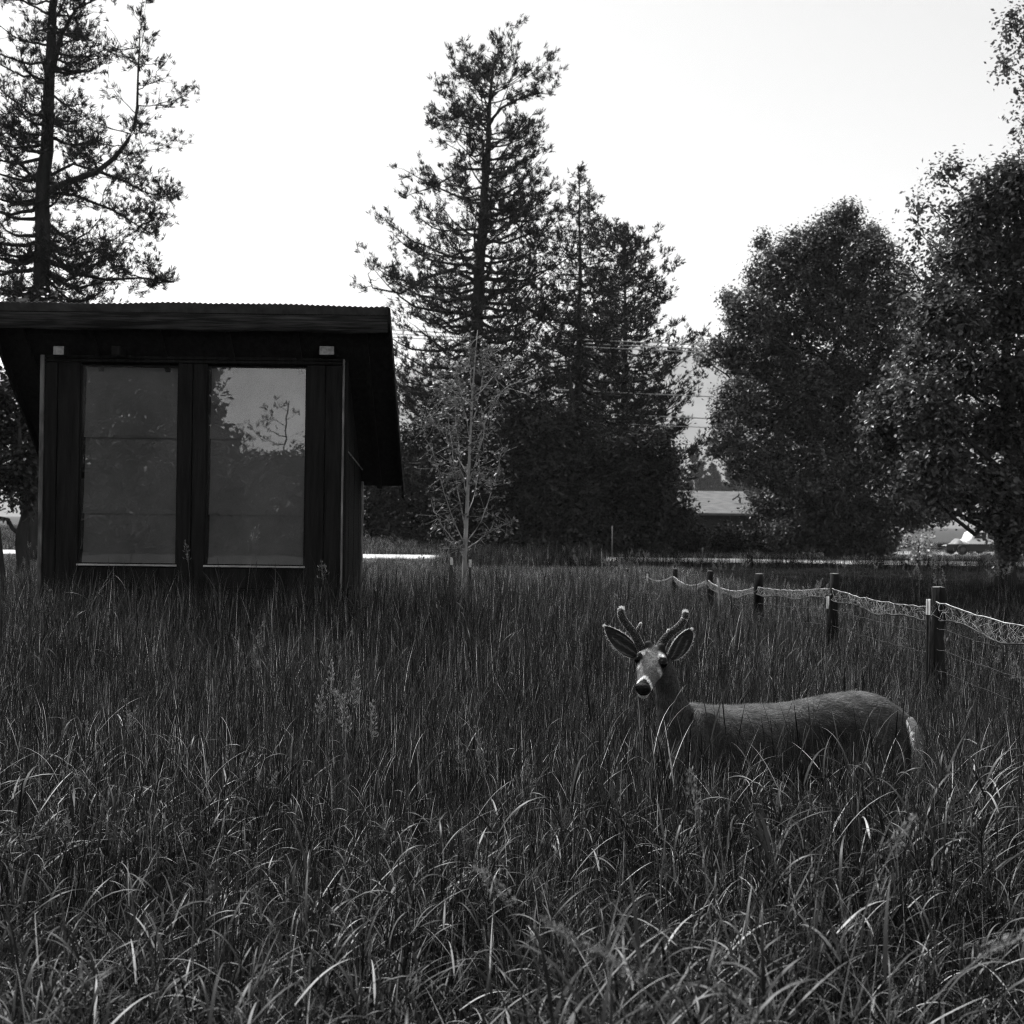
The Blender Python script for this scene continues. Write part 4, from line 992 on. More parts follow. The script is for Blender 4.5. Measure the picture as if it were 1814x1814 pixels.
chain(bm, [hp(.28, 0, -.05), hp(.55, 0, -.048), hp(.8, 0, -.040), hp(.99, 0, -.038)], [.03, .027, .025, .022], 12, 12, ref=side)     # lower jaw and chin
for sg in (-1, 1):
    chain(bm, [hp(.16, .045 * sg, .030), hp(.27, .056 * sg, .030), hp(.40, .052 * sg, .016)], [.013, .020, .012], 8, 10, ref=(0, 0, 1))   # brow over the eye
    chain(bm, [hp(.40, .042 * sg, -.02), hp(.55, .034 * sg, -.016)], [.022, .016], 6, 10, ref=(0, 0, 1))                                      # cheek
    chain(bm, [hp(.02, .030 * sg, .035), hp(-.04, .034 * sg, .062)], [.020, .017], 6, 10, ref=(0, 1, 0))                                     # antler base
me = bpy.data.meshes.new('raw'); bmesh.ops.recalc_face_normals(bm, faces=bm.faces); bm.to_mesh(me); bm.free()
tmp = bpy.data.objects.new('tmp', me); COL.objects.link(tmp)
md = tmp.modifiers.new('r', 'REMESH'); md.mode = 'VOXEL'; md.voxel_size = 0.0075; md.use_smooth_shade = True
ms = tmp.modifiers.new('s', 'SMOOTH'); ms.iterations = 5; ms.factor = 0.5
dg = bpy.context.evaluated_depsgraph_get(); body_me = bpy.data.meshes.new_from_object(tmp.evaluated_get(dg))
bpy.data.objects.remove(tmp)
nv = len(body_me.vertices); BV = np.zeros(nv * 3, np.float32); body_me.vertices.foreach_get('co', BV); BV = BV.reshape(-1, 3).astype(float)
BN = np.zeros(nv * 3, np.float32); body_me.vertices.foreach_get('normal', BN); BN = BN.reshape(-1, 3).astype(float)
# coat markings, with painted flank shade and rim light
rel = BV - poll; ht = rel @ ax / HL; hs_ = rel @ side; hu = rel @ top_
ss = lambda a, lo, hi: np.clip((a - lo) / (hi - lo), 0, 1) ** 2 * (3 - 2 * np.clip((a - lo) / (hi - lo), 0, 1))
inhead = (np.abs(hs_) < .085) & (ht > -.15) & (ht < 1.2) & (hu > -.10) & (BV[:, 1] < YD - .0)
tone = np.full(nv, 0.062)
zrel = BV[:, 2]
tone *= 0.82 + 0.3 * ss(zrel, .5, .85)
tone = tone * (1 - .45 * ss(.64 - zrel, 0, .2)) * (1 + .5 * ss(BN[:, 2], .55, 1.0))  # darker low down; rim light along the back painted into the tone
# neck: darker at the front, pale throat
near = np.abs(BV[:, 0] - dp(1160, 1260)[0])
hd = np.full(nv, 0.17)
hd = hd + .28 * np.exp(-((ht - .42) / .16) ** 2) * np.exp(-(hs_ / .03) ** 2)                  # lighter bridge of the nose
hd = np.where((ht < .15), hd * (0.10 + 0.5 * np.exp(-(hs_ / .024) ** 2)), hd)                   # dark crown patches by the antlers
for sg in (-1, 1):
    hd = np.maximum(hd, 1.0 * np.exp(-(((ht - .215) / .09) ** 4 + ((hs_ - sg * .046) / .019) ** 4)) * (hu > 0))      # pale brows
    hd = np.maximum(hd, .75 * np.exp(-(((ht - .50) / .05) ** 2 + ((hs_ - sg * .050) / .014) ** 2)))                     # pale under the eye
vb = ht - (.755 + 3.6 * np.maximum(np.abs(hs_) - .004, 0)); hd = np.maximum(hd, .95 * np.exp(-(vb / .045) ** 4) * (hu > -.03))
hd = np.where((vb > .05) & (hu > -.026), .008, hd)
for sg in (-1, 1):
    hd = np.where(((ht - .335) / .10) ** 2 + ((hs_ - sg * .060) / .022) ** 2 < 1, .02, hd)                # white muzzle band
hd = np.where((hu < -.026) & (ht > .72), .8, hd)                                                                        # white chin
hd = np.where((hu < -.022) & (ht < .7), .07, hd)
tone = np.where(inhead, hd, tone)
# shadow before the haunch painted on the flank, pale rump edge
fx = dp(1462, 1290)
tone *= 1 - .8 * np.exp(-(((BV[:, 0] - fx[0]) / .12) ** 2 + ((BV[:, 2] - fx[2] + .02) / .08) ** 2))
tone *= 1 + .14 * np.sin(BV[:, 0] * 17 + 1.7 * np.sin(BV[:, 2] * 13)) * np.sin(BV[:, 2] * 21 + 2 * np.sin(BV[:, 0] * 9))
rp = dp(1634, 1330); tone = np.where(BV[:, 0] > rp[0] - .015, .8, tone)
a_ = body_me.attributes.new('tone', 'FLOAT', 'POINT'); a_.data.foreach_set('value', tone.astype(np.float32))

def coat(name, mul=1.0, bump=0.35):
    m, t, o = nodes(name)
    at = t.nodes.new('ShaderNodeAttribute'); at.attribute_name = 'tone'
    tc = t.nodes.new('ShaderNodeTexCoord'); mp = t.nodes.new('ShaderNodeMapping'); mp.inputs['Scale'].default_value = (0.35, 1, 1.6)
    n = t.nodes.new('ShaderNodeTexNoise'); n.inputs['Scale'].default_value = 120; n.inputs['Detail'].default_value = 5
    t.links.new(tc.outputs['Object'], mp.inputs[0]); t.links.new(mp.outputs[0], n.inputs['Vector'])
    mr = grey_ramp(t, 0.45 * mul, 1.35 * mul); mr.inputs['From Min'].default_value = 0.3; mr.inputs['From Max'].default_value = 0.7
    t.links.new(n.outputs['Fac'], mr.inputs['Value'])
    mu = t.nodes.new('ShaderNodeMath'); mu.operation = 'MULTIPLY'; t.links.new(at.outputs['Fac'], mu.inputs[0]); t.links.new(mr.outputs[0], mu.inputs[1])
    p = t.nodes.new('ShaderNodeBsdfPrincipled'); p.inputs['Roughness'].default_value = 0.8; p.inputs['Specular IOR Level'].default_value = 0.2
    t.links.new(mu.outputs[0], p.inputs['Base Color'])
    b = t.nodes.new('ShaderNodeBump'); b.inputs['Strength'].default_value = bump; b.inputs['Distance'].default_value = 0.006
    t.links.new(n.outputs['Fac'], b.inputs['Height']); t.links.new(b.outputs[0], p.inputs['Normal'])
    t.links.new(p.outputs[0], o.inputs['Surface'])
    return m
M_coat = coat('deer_coat'); M_fur = leafmat('deer_fur', 1.0, rough=0.6, trans=0.4, spec=0.3, vary=0.0)
M_eye = surf('eye', 0.002, 0.003, 3, rough=0.08, spec=0.12)
M_nose = surf('nose_skin', 0.004, 0.008, 80, rough=0.6, bump=0.3, spec=0.2)
M_velvet_fuzz = leafmat('velvet_fuzz', 1.0, rough=0.8, trans=0.6, spec=0.2, vary=0.0)
M_velvet = surf('velvet', 0.02, 0.05, 60, rough=1.0, bump=0.3, spec=0.05)
deer = thing('deer', 'young buck with velvet antlers standing in tall grass and facing the camera', 'deer', (float(dp(1400, 1240)[0]), YD, gz_))
body_me.materials.clear()
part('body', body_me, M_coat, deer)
# short coat hairs over the body
tri = []
body_me.calc_loop_triangles(); nt3 = len(body_me.loop_triangles); TI = np.zeros(nt3 * 3, np.int32); body_me.loop_triangles.foreach_get('vertices', TI); TI = TI.reshape(-1, 3)
TA = np.linalg.norm(np.cross(BV[TI[:, 1]] - BV[TI[:, 0]], BV[TI[:, 2]] - BV[TI[:, 0]]), axis=1)
ctr = BV[TI].mean(1)
TA = TA * (ctr[:, 2] > .42) * np.where((ctr[:, 1] < YD - .06) & (ctr[:, 2] > .85), 2.5, 1)
nh = 90000
pick = rng.choice(nt3, nh, p=TA / TA.sum()); bc = rng.dirichlet((1, 1, 1), nh)
HP = (BV[TI[pick]] * bc[..., None]).sum(1); HN = BN[TI[pick, 0]]; HT = tone[TI[pick, 0]]
headh = inhead[TI[pick, 0]]
flow = np.tile([0.85, 0, -0.5], (nh, 1)).astype(float); flow[headh] = -ax
neckm = (~headh) & (HP[:, 0] < dp(1225, 1250)[0]) & (HP[:, 2] > .75); nb2 = (~headh) & (HP[:, 2] > .6); bl = np.clip((dp(1275, 1250)[0] - HP[:, 0]) / .16, 0, 1)[:, None]; bl = bl * bl * (3 - 2 * bl)
flow = np.where(nb2[:, None], flow * (1 - bl) + np.array([0.15, 0, -1.0]) * bl, flow)
flow -= (flow * HN).sum(1, keepdims=True) * HN; flow /= np.linalg.norm(flow, axis=1, keepdims=True) + 1e-9
pn = np.stack([np.sin(HP[:, 0] * 31 + 3 * np.sin(HP[:, 2] * 27)), np.zeros(nh), np.sin(HP[:, 2] * 37 + 2.5 * np.sin(HP[:, 0] * 23))], 1)
flow = flow + .14 * pn * (~headh)[:, None]
dirh = flow + HN * rng.uniform(0.12, 0.55, (nh, 1)) + rng.normal(0, .16, (nh, 3)); dirh /= np.linalg.norm(dirh, axis=1, keepdims=True)
Lh = np.where(headh, rng.uniform(.005, .010, nh), rng.uniform(.010, .024, nh))[:, None]
sdh = np.cross(dirh, HN); sdh /= np.linalg.norm(sdh, axis=1, keepdims=True) + 1e-9
wv = np.where(headh, .0006, .0011)[:, None]
Vh = np.stack([HP - sdh * wv, HP + sdh * wv, HP + dirh * Lh], 1).reshape(-1, 3)
noseh = (headh & ((HP - poll) @ ax / HL > .86) & ((HP - poll) @ top_ > -.02))
kp = ~noseh
Vh = Vh.reshape(-1, 3, 3)[kp].reshape(-1, 3); nk = int(kp.sum())
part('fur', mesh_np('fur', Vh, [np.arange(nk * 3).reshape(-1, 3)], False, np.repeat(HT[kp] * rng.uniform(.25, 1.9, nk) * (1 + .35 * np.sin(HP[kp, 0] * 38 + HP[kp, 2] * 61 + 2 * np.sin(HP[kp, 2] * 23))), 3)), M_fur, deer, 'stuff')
# eyes
for sg in (-1, 1):
    bm = bmesh.new(); bmesh.ops.create_uvsphere(bm, u_segments=16, v_segments=10, radius=.0205); me = bpy.data.meshes.new('eye'); 
    c = hp(.335, .0585 * sg, .026)
    for v in bm.verts: v.co = Vector(c) + v.co
    bm.to_mesh(me); bm.free(); me.shade_smooth(); part('eye', me, M_eye, deer)
# nose pad: wide at the top, nostrils either side
bm = bmesh.new(); bmesh.ops.create_uvsphere(bm, u_segments=20, v_segments=14, radius=1)
for v in bm.verts:
    q = np.array(v.co); s_ = q[0] * .037; u_ = q[1] * .030; f_ = q[2] * .022
    s_ *= 1 + .18 * q[1]
    for sg in (-1, 1):
        dd = ((q[0] - sg * .55) ** 2 + (q[1] - .05) ** 2); f_ -= .010 * math.exp(-dd / .05) * (q[2] > 0)
    v.co = Vector(hp(.975, s_, u_ + .010) + ax * f_)
me = bpy.data.meshes.new('nose'); bm.to_mesh(me); bm.free(); me.shade_smooth(); part('nose', me, M_nose, deer)
# ears: cupped leaves, dark inside with a pale rim
M_ear = coat('ear_skin', 1.0, 0.2)
def ear(base, tip, width, face, cup, rnd):
    base = np.asarray(base); tip = np.asarray(tip); d = tip - base; L = np.linalg.norm(d); d /= L
    face = np.asarray(face, float); face -= d * face.dot(d); face /= np.linalg.norm(face); s = np.cross(d, face)
    nu, nvv = 26, 19; V = []; tn = []
    for i in range(nu):
        t = i / (nu - 1); wd = width * (math.sin(math.pi * min(1, t * 0.93 + .07) ** (1.0 if rnd else .85)) ** (.5 if rnd else .7))
        wd = max(wd, .004)
        for j in range(nvv):
            a = (j / (nvv - 1) * 2 - 1)
            p = base + d * L * t + s * wd * math.sin(a * 1.15) / math.sin(1.15) + face * cup * wd * (1 - math.cos(a * 1.3)) 
            V.append(p); tn.append(.6 if (abs(a) > .91 or t > .975) else (.025 + .10 * max(0, math.sin(a * 9 + t * 7)) ** 4 * (t < .7)))
    V = np.array(V); n1 = len(V); back = V - face * .005; V = np.concatenate([V, back]); tn = np.array(tn + [.28] * n1)
    idx = np.arange(n1).reshape(nu, nvv); q = np.stack([idx[:-1, :-1], idx[1:, :-1], idx[1:, 1:], idx[:-1, 1:]], -1).reshape(-1, 4)
    q2 = q[:, ::-1] + n1
    ring = np.concatenate([idx[0, :-1], idx[:-1, -1], idx[-1, :0:-1], idx[:0:-1, 0]]); r2 = np.roll(ring, -1)
    q3 = np.stack([ring, r2, r2 + n1, ring + n1], 1)
    return mesh_np('ear', V, [np.concatenate([q, q2, q3])], True, tn), V[:n1].reshape(nu, nvv, 3), d, face
fz = []
for (b_, t_, wd, fc, cup) in ((dp(1127, 1161, -.03), dp(1071, 1109, -.02), .043, (-.15, -1, -.1), .55), (dp(1187, 1166, -.03), dp(1225, 1115, -.02), .045, (.30, -1, -.12), .45)):
    em, EV, d, fc2 = ear(b_, t_, wd, fc, cup, fc[0] > 0); part('ear', em, M_ear, deer)
    rim = np.concatenate([EV[2:, 0], EV[-1], EV[2:, -1]]); k = 420
    c = rim[rng.integers(0, len(rim), k)] + rng.normal(0, .002, (k, 3)); dr = (c - EV[8:16].mean((0, 1))); dr /= np.linalg.norm(dr, axis=1, keepdims=True)
    dr = dr * .6 + d * .5 + rng.normal(0, .25, (k, 3)); dr /= np.linalg.norm(dr, axis=1, keepdims=True)
    fz.append((c, dr, .010))
# antlers in velvet
def antler(pts, rad, dy=-.04):
    P = np.array([dp(p[0], p[1], dy + (p[2] if len(p) > 2 else 0)) for p in pts]); A = resample(np.column_stack([P, rad]), 22)
    A[-1, 3] *= .55
    return A
for main, mr_, fork, frr in (
    ([(1138, 1152), (1133, 1142, -.01), (1125, 1125, -.03), (1115, 1112, -.04), (1106, 1100, -.05), (1100, 1088, -.05), (1101, 1078, -.05)], [.024, .021, .019, .018, .0175, .017, .0155], [(1126, 1122, -.03), (1132, 1112, -.04), (1135, 1104, -.05)], [.012, .0085, .005]),
    ([(1167, 1152), (1174, 1138, -.01), (1185, 1124, -.03), (1198, 1114, -.04), (1208, 1104, -.05), (1214, 1093, -.05), (1214, 1084, -.05)], [.024, .021, .019, .018, .0175, .017, .0155], [(1186, 1126, -.03), (1184, 1120, -.04), (1184, 1116, -.045)], [.011, .008, .005])):
    g = Geo(); A = antler(main, mr_); g.tube(A[:, :3], A[:, 3], 12); B = antler(fork, frr); g.tube(B[:, :3], B[:, 3], 10)
    part('antler', g.mesh('antler'), M_velvet, deer)
    for Q_ in (A, B):
        k = 8000 if Q_ is A else 1600
        i = rng.integers(0, len(Q_), k); f = rng.random((k, 1)); j = np.minimum(i + 1, len(Q_) - 1)
        c = Q_[i, :3] * (1 - f) + Q_[j, :3] * f; dr = rng.normal(size=(k, 3)); dr /= np.linalg.norm(dr, axis=1, keepdims=True)
        fz.append((c + dr * Q_[i, 3:4] * .92, dr, .0042))
for nm, sel in (('ear_fringe', fz[:2]), ('velvet_fuzz', fz[2:])):
    V = []; 
    for c, dr, L in sel:
        s_ = np.cross(dr, rng.normal(size=dr.shape)); s_ /= np.linalg.norm(s_, axis=1, keepdims=True); l = L * rng.uniform(.5, 1.3, (len(c), 1))
        V.append(np.stack([c - s_ * .0005, c + s_ * .0005, c + dr * l], 1).reshape(-1, 3))
    V = np.concatenate(V); part(nm, mesh_np(nm, V, [np.arange(len(V)).reshape(-1, 3)], False, np.full(len(V), .75)), M_velvet_fuzz, deer, 'stuff')
# tail, white fringed
g = Geo(); A = resample([[*dp(1612, 1274, -.12), .016], [*dp(1624, 1300, -.17), .024], [*dp(1627, 1345, -.20), .026], [*dp(1618, 1392, -.21), .026], [*dp(1605, 1434, -.21), .008]], 20)
g.tube(A[:, :3], A[:, 3], 10, tone=.12)
tail = part('tail', g.mesh('tail'), M_coat, deer)
k = 5000; i = rng.integers(0, 19, k); f = rng.random((k, 1)); c = A[i, :3] * (1 - f) + A[i + 1, :3] * f
dr = rng.normal(size=(k, 3)) * [1, .7, .3]; dr /= np.linalg.norm(dr, axis=1, keepdims=True); c = c + dr * A[i, 3:4] * .8
left_ = dr[:, 0] < .3; dd = dr * .35 + np.array([0, 0, -1]) + rng.normal(0, .12, (k, 3)); dd /= np.linalg.norm(dd, axis=1, keepdims=True)
s_ = np.cross(dd, dr); s_ /= np.linalg.norm(s_, axis=1, keepdims=True) + 1e-9
V = np.stack([c - s_ * .0009, c + s_ * .0009, c + dd * rng.uniform(.02, .045, (k, 1))], 1).reshape(-1, 3)
part('tail_hair', mesh_np('tail_hair', V, [np.arange(len(V)).reshape(-1, 3)], False, np.repeat(np.where(left_, .95, .10) * rng.uniform(.7, 1.2, k), 3)), M_fur, tail, 'stuff')

# ------------------------------------------------------------------ grass
def blades(base, az, tilt, bend, L, wd, n=7, tone=1.0, twist=0.0, power=1.6, tipw=0.0):
    """ribbons: all arguments arrays of length m; base (m,3)"""
    m = len(L); s = np.linspace(0, 1, n)[None]
    al = tilt[:, None] + bend[:, None] * s ** power
    ds = L[:, None] / (n - 1)
    dx = np.sin(al) * ds; dz = np.cos(al) * ds
    hx_ = np.concatenate([np.zeros((m, 1)), np.cumsum(dx[:, :-1], 1)], 1); hz_ = np.concatenate([np.zeros((m, 1)), np.cumsum(dz[:, :-1], 1)], 1)
    P = np.stack([base[:, 0:1] + np.cos(az)[:, None] * hx_, base[:, 1:2] + np.sin(az)[:, None] * hx_, base[:, 2:3] + hz_], -1)
    tw = (twist if np.ndim(twist) else np.full(m, twist))[:, None] * s
    sx = -np.sin(az)[:, None]; sy = np.cos(az)[:, None]
    # side vector turned about the blade direction
    nx_ = -np.cos(al) * np.cos(az)[:, None]; ny_ = -np.cos(al) * np.sin(az)[:, None]; nz_ = np.sin(al)
    Sx = sx * np.cos(tw) + nx_ * np.sin(tw); Sy = sy * np.cos(tw) + ny_ * np.sin(tw); Sz = nz_ * np.sin(tw)
    prof_ = (0.55 + 0.45 * np.minimum(1, s * 4)) * np.clip(1 - s ** 2.2, tipw, 1)
    hw = wd[:, None] * 0.5 * prof_
    Sd = np.stack([Sx, Sy, Sz], -1) * hw[..., None]
    V = np.stack([P - Sd, P + Sd], 2).reshape(-1, 3)
    idx = np.arange(m * n * 2).reshape(m, n, 2)
    Q = np.stack([idx[:, :-1, 0], idx[:, :-1, 1], idx[:, 1:, 1], idx[:, 1:, 0]], -1).reshape(-1, 4)
    tn = np.repeat(np.broadcast_to(tone, (m,)), n * 2)
    return V, Q, tn, P

def grass_tone(m, dry_lit=0.09):
    t_ = rng.uniform(0.12, 0.6, m); u_ = rng.random(m); b_ = u_ < .38; t_[b_] = rng.uniform(.7, 2.2, b_.sum()); d = u_ < dry_lit; t_[d] = rng.uniform(4.0, 15.0, d.sum()); return t_  # some pale dry blades; highlights and dark gaps also painted as tones

def clump_mesh(kind):
    """one tuft about 1 m tall (scaled when planted)"""
    g = Geo()
    def put(V, Q, tn, P): g.add(V, Q, None, tn)
    if kind in ('tall', 'arch'):
        nc = 9 if kind == 'tall' else 6
        b = np.column_stack([rng.normal(0, .09, (nc, 2)), np.zeros(nc)]); az = rng.uniform(0, 6.28, nc)
        H = rng.uniform(.72, 1.05, nc)
        V, Q, tn, P = blades(b, az, rng.uniform(0, .10, nc), rng.uniform(0, .28, nc), H, rng.uniform(.004, .006, nc), 7, grass_tone(nc, .12) * .9, 0, 1.3, .4); put(V, Q, tn, P)
        V, Q, tn, P2 = blades(b, az + 1.57, rng.uniform(0, .02, nc), np.zeros(nc), H * .5, np.full(nc, .005), 4, .8, 0, 1.3, .4)
        # leaves carried up the stems
        per = 5 if kind == 'tall' else 11
        k = nc * per; ci = np.repeat(np.arange(nc), per); fr = rng.uniform(.25, .98, k); ki = np.minimum((fr * 6).astype(int), 5); ff = (fr * 6 - ki)[:, None]
        lb = P[ci, ki] * (1 - ff) + P[ci, np.minimum(ki + 1, 6)] * ff
        if kind == 'tall':
            put(*blades(lb, rng.uniform(0, 6.28, k), rng.uniform(.06, .38, k), 1.7 * rng.random(k) ** 2.2, rng.uniform(.16, .36, k), rng.uniform(.0032, .0075, k), 8, grass_tone(k), rng.normal(0, .6, k), 1.8))
        else:
            put(*blades(lb, rng.uniform(0, 6.28, k), rng.uniform(.15, .9, k), 2.4 * rng.random(k) ** .9, rng.uniform(.14, .34, k), rng.uniform(.0045, .0115, k), 9, grass_tone(k), rng.normal(0, .5, k), 1.7))
        nb_ = 26 if kind == 'tall' else 10
        b = np.column_stack([rng.normal(0, .13, (nb_, 2)), np.zeros(nb_)])
        put(*blades(b, rng.uniform(0, 6.28, nb_), rng.uniform(.0, .2, nb_), 1.6 * rng.random(nb_) ** 2.4, rng.uniform(.45, .95, nb_) * (1 if kind == 'tall' else .75), rng.uniform(.003, .0065, nb_), 8, grass_tone(nb_), rng.normal(0, .5, nb_), 2.0))
    elif kind == 'upright':
        nb_ = 56
        b = np.column_stack([rng.normal(0, .16, (nb_, 2)), np.zeros(nb_)])
        put(*blades(b, rng.uniform(0, 6.28, nb_), rng.uniform(0, .15, nb_), 1.3 * rng.random(nb_) ** 3, rng.uniform(.5, 1.08, nb_), rng.uniform(.003, .0065, nb_), 6, grass_tone(nb_, .07), rng.normal(0, .6, nb_), 2.0))
    elif kind == 'far':
        nb_ = 60
        b = np.column_stack([rng.normal(0, .30, (nb_, 2)), np.zeros(nb_)])
        put(*blades(b, rng.uniform(0, 6.28, nb_), rng.uniform(0, .3, nb_), rng.uniform(0, .9, nb_), rng.uniform(.45, 1.05, nb_), rng.uniform(.010, .022, nb_), 4, grass_tone(nb_, .07), rng.normal(0, .6, nb_), 2.0))
    return g.mesh('tuft_' + kind)

def seed_stem_geo(g, h, rs=0.003, droop=0.5, n_sp=42, size=1.0, az=None, pf=.80):
    """a culm with a panicle of small spikelets"""
    az = rng.uniform(0, 6.28) if az is None else az
    V, Q, tn, P = blades(np.zeros((1, 3)), np.array([az]), np.array([.04]), np.array([droop]), np.array([h]), np.array([rs * 2]), 14, .8, 0, 3.0, .5)
    g.add(V, Q, None, tn); V, Q, tn, _ = blades(np.zeros((1, 3)), np.array([az]), np.array([.04]), np.array([droop]), np.array([h]), np.array([rs * 2]), 14, .8, 1.5, 3.0, .5); g.add(V, Q, None, tn)
    P = P[0]; u = rng.uniform(pf, 1.0, n_sp); k = u * 13; i = np.minimum(k.astype(int), 12); f = (k - i)[:, None]; c = P[i] * (1 - f) + P[i + 1] * f
    d = rng.normal(size=(n_sp, 3)); d[:, 2] = np.abs(d[:, 2]) * .6 + .2; d /= np.linalg.norm(d, axis=1, keepdims=True)
    e = c + d * ((1.03 - u)[:, None] * .16 * .2 / (1 - pf) + .004) * size
    v, T, tn = tufts(e, d * .4 + (P[13] - P[12]) / np.linalg.norm(P[13] - P[12]), .017 * size, .0019 * size, 4, .35); g.add(v, None, T, tn * .9)
    pth = bent(c, e, 3, 0, .05); v, q = tubes(pth, np.full((n_sp, 3), .0007 * size), 3); g.add(v, q, None, .8)

protos = bpy.data.collections.new('tuft_shapes')
names = []
def proto(me, mat):
    me.materials.append(mat); o = bpy.data.objects.new('tuft%02d' % len(names), me); protos.objects.link(o); names.append(o); return len(names) - 1
K_tall = [proto(clump_mesh('tall'), M_grass) for _ in range(6)]
K_arch = [proto(clump_mesh('arch'), M_grass) for _ in range(6)]
K_up = [proto(clump_mesh('upright'), M_grass_mid) for _ in range(6)]
K_far = [proto(clump_mesh('far'), M_far_grass) for _ in range(5)]
K_seed = []
for _ in range(5):
    g = Geo()
    for j in range(3):
        g2 = Geo(); seed_stem_geo(g2, rng.uniform(.95, 1.25), .0018, rng.uniform(.2, .8))
        off = np.array([*rng.normal(0, .15, 2), 0]); V = np.concatenate(g2.V) + off
        g.add(V, np.concatenate(g2.Q) if g2.Q else None, np.concatenate(g2.T), np.concatenate(g2.tn))
    K_seed.append(proto(g.mesh('seed'), M_seed))
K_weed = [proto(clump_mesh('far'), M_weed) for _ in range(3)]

pts = []; rot = []; scl = []; idx = []
def plant(x, y, kinds, sc, zs_=1.0, sink=0.02, tilt=0.06):
    n = len(x)
    if not n: return
    pts.append(np.column_stack([x, y, hgt(x, y) - sink])); rot.append(np.column_stack([rng.normal(0, tilt, n), rng.normal(0, tilt, n), rng.uniform(0, 6.28, n)]))
    sc = np.broadcast_to(sc, (n,)) * rng.uniform(.8, 1.18, n); wd_ = rng.uniform(.85, 1.2, n)
    scl.append(np.column_stack([wd_ * np.clip(sc * 1.1, .45, 1.25), wd_ * np.clip(sc * 1.1, .45, 1.25), sc * zs_])); idx.append(rng.choice(kinds, n))
def scatter(y0, y1, dens, margin=1.6, spread=0.475):
    y = y0 + (y1 - y0) * rng.random(int(dens * ((y1 - y0) * (spread * (y0 + y1) + 2 * margin))))
    half = spread * y + margin; x = rng.uniform(-1, 1, len(y)) * half.max(); k = np.abs(x) < half; return x[k], y[k]
DX0, DX1 = float(dp(1150, 1300)[0]), float(dp(1640, 1300)[0])
def ok(x, y, far=False):
    k = ~((x > XL - .05) & (x < XR + .08) & (y > YF - .12) & (y < YB + .1))
    k &= ~((x > DX0 - .12) & (x < DX1 + .08) & (y > YD - .26) & (y < YD + .32))
    fx_ = np.interp(y, [p[1] for p in posts], [p[0] for p in posts])
    k &= ~((x > fx_ + 2.1 + .5 * np.sin(y * 1.3) + .3 * np.sin(y * 3.1)) & (y > 5.5))
    return k
def patch(x, y):  # slow variation of height over the field
    return 1 + .13 * np.sin(x * 1.7 + y * .6) * np.sin(y * 1.1 - x * .4) + .08 * np.sin(x * 4.1 - y * 2.7)
def browse(x, y):  # trodden where the deer has been feeding
    px_ = 907 + 2000 * x / y
    lowf = np.clip((x - 1.6) / .9, 0, 1) * np.clip((y - 6.2) / .8, 0, 1) * np.clip((19 - y) / 3, 0, 1) * np.clip((3.5 - x) / .3, .35, 1)
    return 1 - .24 * lowf + .06 * ((px_ > 1180) & (px_ < 1690) & (y > 3.9) & (y < YD)) - .62 * ((px_ > 1585) & (px_ < 1655) & (y > 3.9) & (y < YD))
for (y0, y1, d, kinds, h) in ((1.5, 3.2, 140, K_arch + K_tall[:1], .58), (3.2, 4.4, 150, K_arch[:4] + K_tall[:4] + K_up[:2], .62), (4.4, 5.6, 150, K_tall + K_arch[:2] + K_up[:5], .64), (5.6, 8.0, 140, K_tall[:4] + K_up, .68), (8.0, 13.5, 100, K_tall[:4] + K_up, .84), (13.5, 20, 52, K_up + K_tall[:3], .68), (20, 30, 26, K_up, .55)):
    x, y = scatter(y0, y1, d); k = ok(x, y); x, y = x[k], y[k]; plant(x, y, kinds, h * patch(x, y) * browse(x, y))
x = rng.uniform(XL - .6, XR + .6, 260); y = rng.uniform(9.4, YF - .15, 260); plant(x, y, K_tall[:3] + K_up, .98)
x, y = scatter(17, 31, 15); k = ok(x, y); plant(x[k], y[k], K_far, .5)
x, y = scatter(30, 43.6, 15); k = ok(x, y); x, y = x[k], y[k]; plant(x, y, K_far, .5 - .3 * np.clip((y - 30) / 12, 0, 1))
x, y = scatter(50.0, 58, 16); k = x < 3; plant(x[k], y[k], K_far, .30)
x, y = scatter(50.0, 66, 6); k = (x > 3); plant(x[k], y[k], K_far, .22)
x, y = scatter(58, 120, 1.5); plant(x, y, K_far, .35)
# taller weeds that hide the road below the centre pines
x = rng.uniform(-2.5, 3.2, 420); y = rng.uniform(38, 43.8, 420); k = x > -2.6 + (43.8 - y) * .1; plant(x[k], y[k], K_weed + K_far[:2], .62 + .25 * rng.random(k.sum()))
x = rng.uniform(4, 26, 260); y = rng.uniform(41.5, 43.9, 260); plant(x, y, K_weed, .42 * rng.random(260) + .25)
# seed heads through the field
x, y = scatter(4.5, 16, .45); k = ok(x, y) & ~((y < 6) & (907 + 2000 * x / y > 1100) & (907 + 2000 * x / y < 1700)); plant(x[k], y[k], K_seed, .78, sink=0)
x, y = scatter(16, 40, .5); k = ok(x, y); plant(x[k], y[k], K_seed, .7, sink=0)
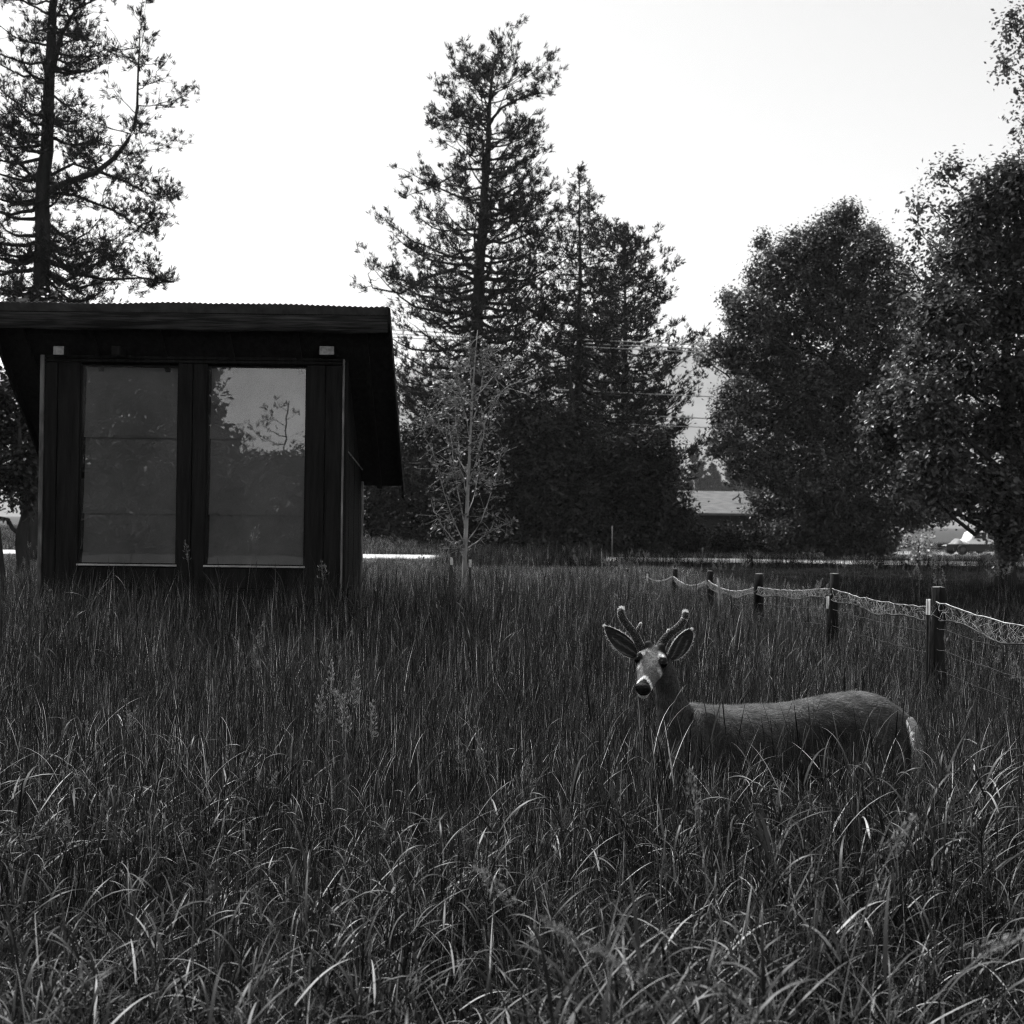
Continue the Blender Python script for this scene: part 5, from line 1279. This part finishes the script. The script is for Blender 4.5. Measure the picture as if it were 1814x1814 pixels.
# side of the fence with painted shade: sparse dark weeds, a few pale stalks
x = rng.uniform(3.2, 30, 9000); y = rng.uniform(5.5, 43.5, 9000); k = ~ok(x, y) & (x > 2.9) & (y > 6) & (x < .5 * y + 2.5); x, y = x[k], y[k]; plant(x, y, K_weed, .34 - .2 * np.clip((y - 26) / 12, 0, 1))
x = rng.uniform(3.2, 20, 80); y = rng.uniform(8, 34, 80); k = ~ok(x, y) & (x > 2.9) & (x < .5 * y + 2); plant(x[k], y[k], K_seed, .8, sink=0)
pts = np.concatenate(pts); rot = np.concatenate(rot); scl = np.concatenate(scl); idx = np.concatenate(idx)
gm = bpy.data.meshes.new('grass'); gm.vertices.add(len(pts)); gm.vertices.foreach_set('co', pts.astype(np.float32).ravel())
for nm, arr in (('g_rot', rot), ('g_scl', scl)):
    a = gm.attributes.new(nm, 'FLOAT_VECTOR', 'POINT'); a.data.foreach_set('vector', arr.astype(np.float32).ravel())
a = gm.attributes.new('g_idx', 'INT', 'POINT'); a.data.foreach_set('value', idx.astype(np.int32))
grass = tag(link('grass', gm), 'tall dense field grass with arching blades and seed heads', 'grass', kind='stuff')
ng = bpy.data.node_groups.new('plant_tufts', 'GeometryNodeTree')
ng.interface.new_socket('Geometry', in_out='INPUT', socket_type='NodeSocketGeometry'); ng.interface.new_socket('Geometry', in_out='OUTPUT', socket_type='NodeSocketGeometry')
gi = ng.nodes.new('NodeGroupInput'); go = ng.nodes.new('NodeGroupOutput')
iop = ng.nodes.new('GeometryNodeInstanceOnPoints'); ci = ng.nodes.new('GeometryNodeCollectionInfo')
ci.inputs['Collection'].default_value = protos; ci.inputs['Separate Children'].default_value = True; ci.inputs['Reset Children'].default_value = True
iop.inputs['Pick Instance'].default_value = True
def named(nm, dt):
    n_ = ng.nodes.new('GeometryNodeInputNamedAttribute'); n_.data_type = dt; n_.inputs['Name'].default_value = nm; return n_.outputs['Attribute']
ng.links.new(gi.outputs[0], iop.inputs['Points']); ng.links.new(ci.outputs[0], iop.inputs['Instance'])
ng.links.new(named('g_idx', 'INT'), iop.inputs['Instance Index']); ng.links.new(named('g_rot', 'FLOAT_VECTOR'), iop.inputs['Rotation']); ng.links.new(named('g_scl', 'FLOAT_VECTOR'), iop.inputs['Scale'])
ng.links.new(iop.outputs[0], go.inputs[0])
grass.modifiers.new('tufts', 'NODES').node_group = ng

# single seed stems that stand out
def stem(px, py, Y_, lab, droop=.35, sz=1.0, nsp=26, az=None, grp='seed stems that stand out', pf=.86):
    c = W(px, py, Y_); z0 = float(hgt(c[0], Y_)); h = c[2] - z0
    g = Geo(); seed_stem_geo(g, h * (1 + .1 * droop), .0022, droop, nsp, sz, az, pf); o = tag(link('grass_stem', g.mesh('stem'), M_seed), lab, 'grass stem', grp)
    o.location = (c[0], Y_, z0); return o
stem(349, 962, 10.0, 'pale seed stem in front of the post between the cabin windows', .15, 1.1)
stem(430, 934, 10.0, 'tallest pale seed stem in front of the sky-mirroring cabin window', .2, 1.5)
stem(587, 996, 10.0, 'pale seed stem before the dark boards at the cabin corner', .15, 1.4)
stem(735, 990, 13.0, 'pale bushy seed stem in the field between cabin and sapling', .1, 2.2, 40)
for (px, py, Y_, lab, d, az) in ((1285, 1415, 2.5, 'blurred pale seed stem standing highest in front below the deer', .5, 2.0), (1455, 1490, 2.3, 'blurred pale seed stem leaning below the deer\'s hind legs', .9, .3), (1050, 1600, 2.1, 'blurred drooping seed stem at bottom centre', 1.2, 2.6),
                                (1490, 1660, 1.95, 'blurred seed stem bowing far over at bottom below the fence', 1.6, 0.0), (1330, 1690, 1.9, 'blurred thick seed stem at the very bottom below the deer', 1.3, 3.3), (1225, 1680, 2.0, 'blurred seed stem curving near the bottom edge', 1.3, 2.9)):
    stem(px, py, Y_, lab, d * .9, 0.5, 46, az, 'blurred seed stems close to the camera', .90)

# ------------------------------------------------------------------ haze
hm, t, o = nodes('haze_air'); pv = t.nodes.new('ShaderNodeVolumePrincipled')
pv.inputs['Color'].default_value = (.95, .95, .95, 1); pv.inputs['Density'].default_value = 0.00013; pv.inputs['Anisotropy'].default_value = 0.2
t.links.new(pv.outputs[0], o.inputs['Volume'])
tag(link('haze', bevel_box(-7900, 7900, -260, 7900, -3.5, 1120, 0), hm), 'thin pale haze in the air', kind='stuff')
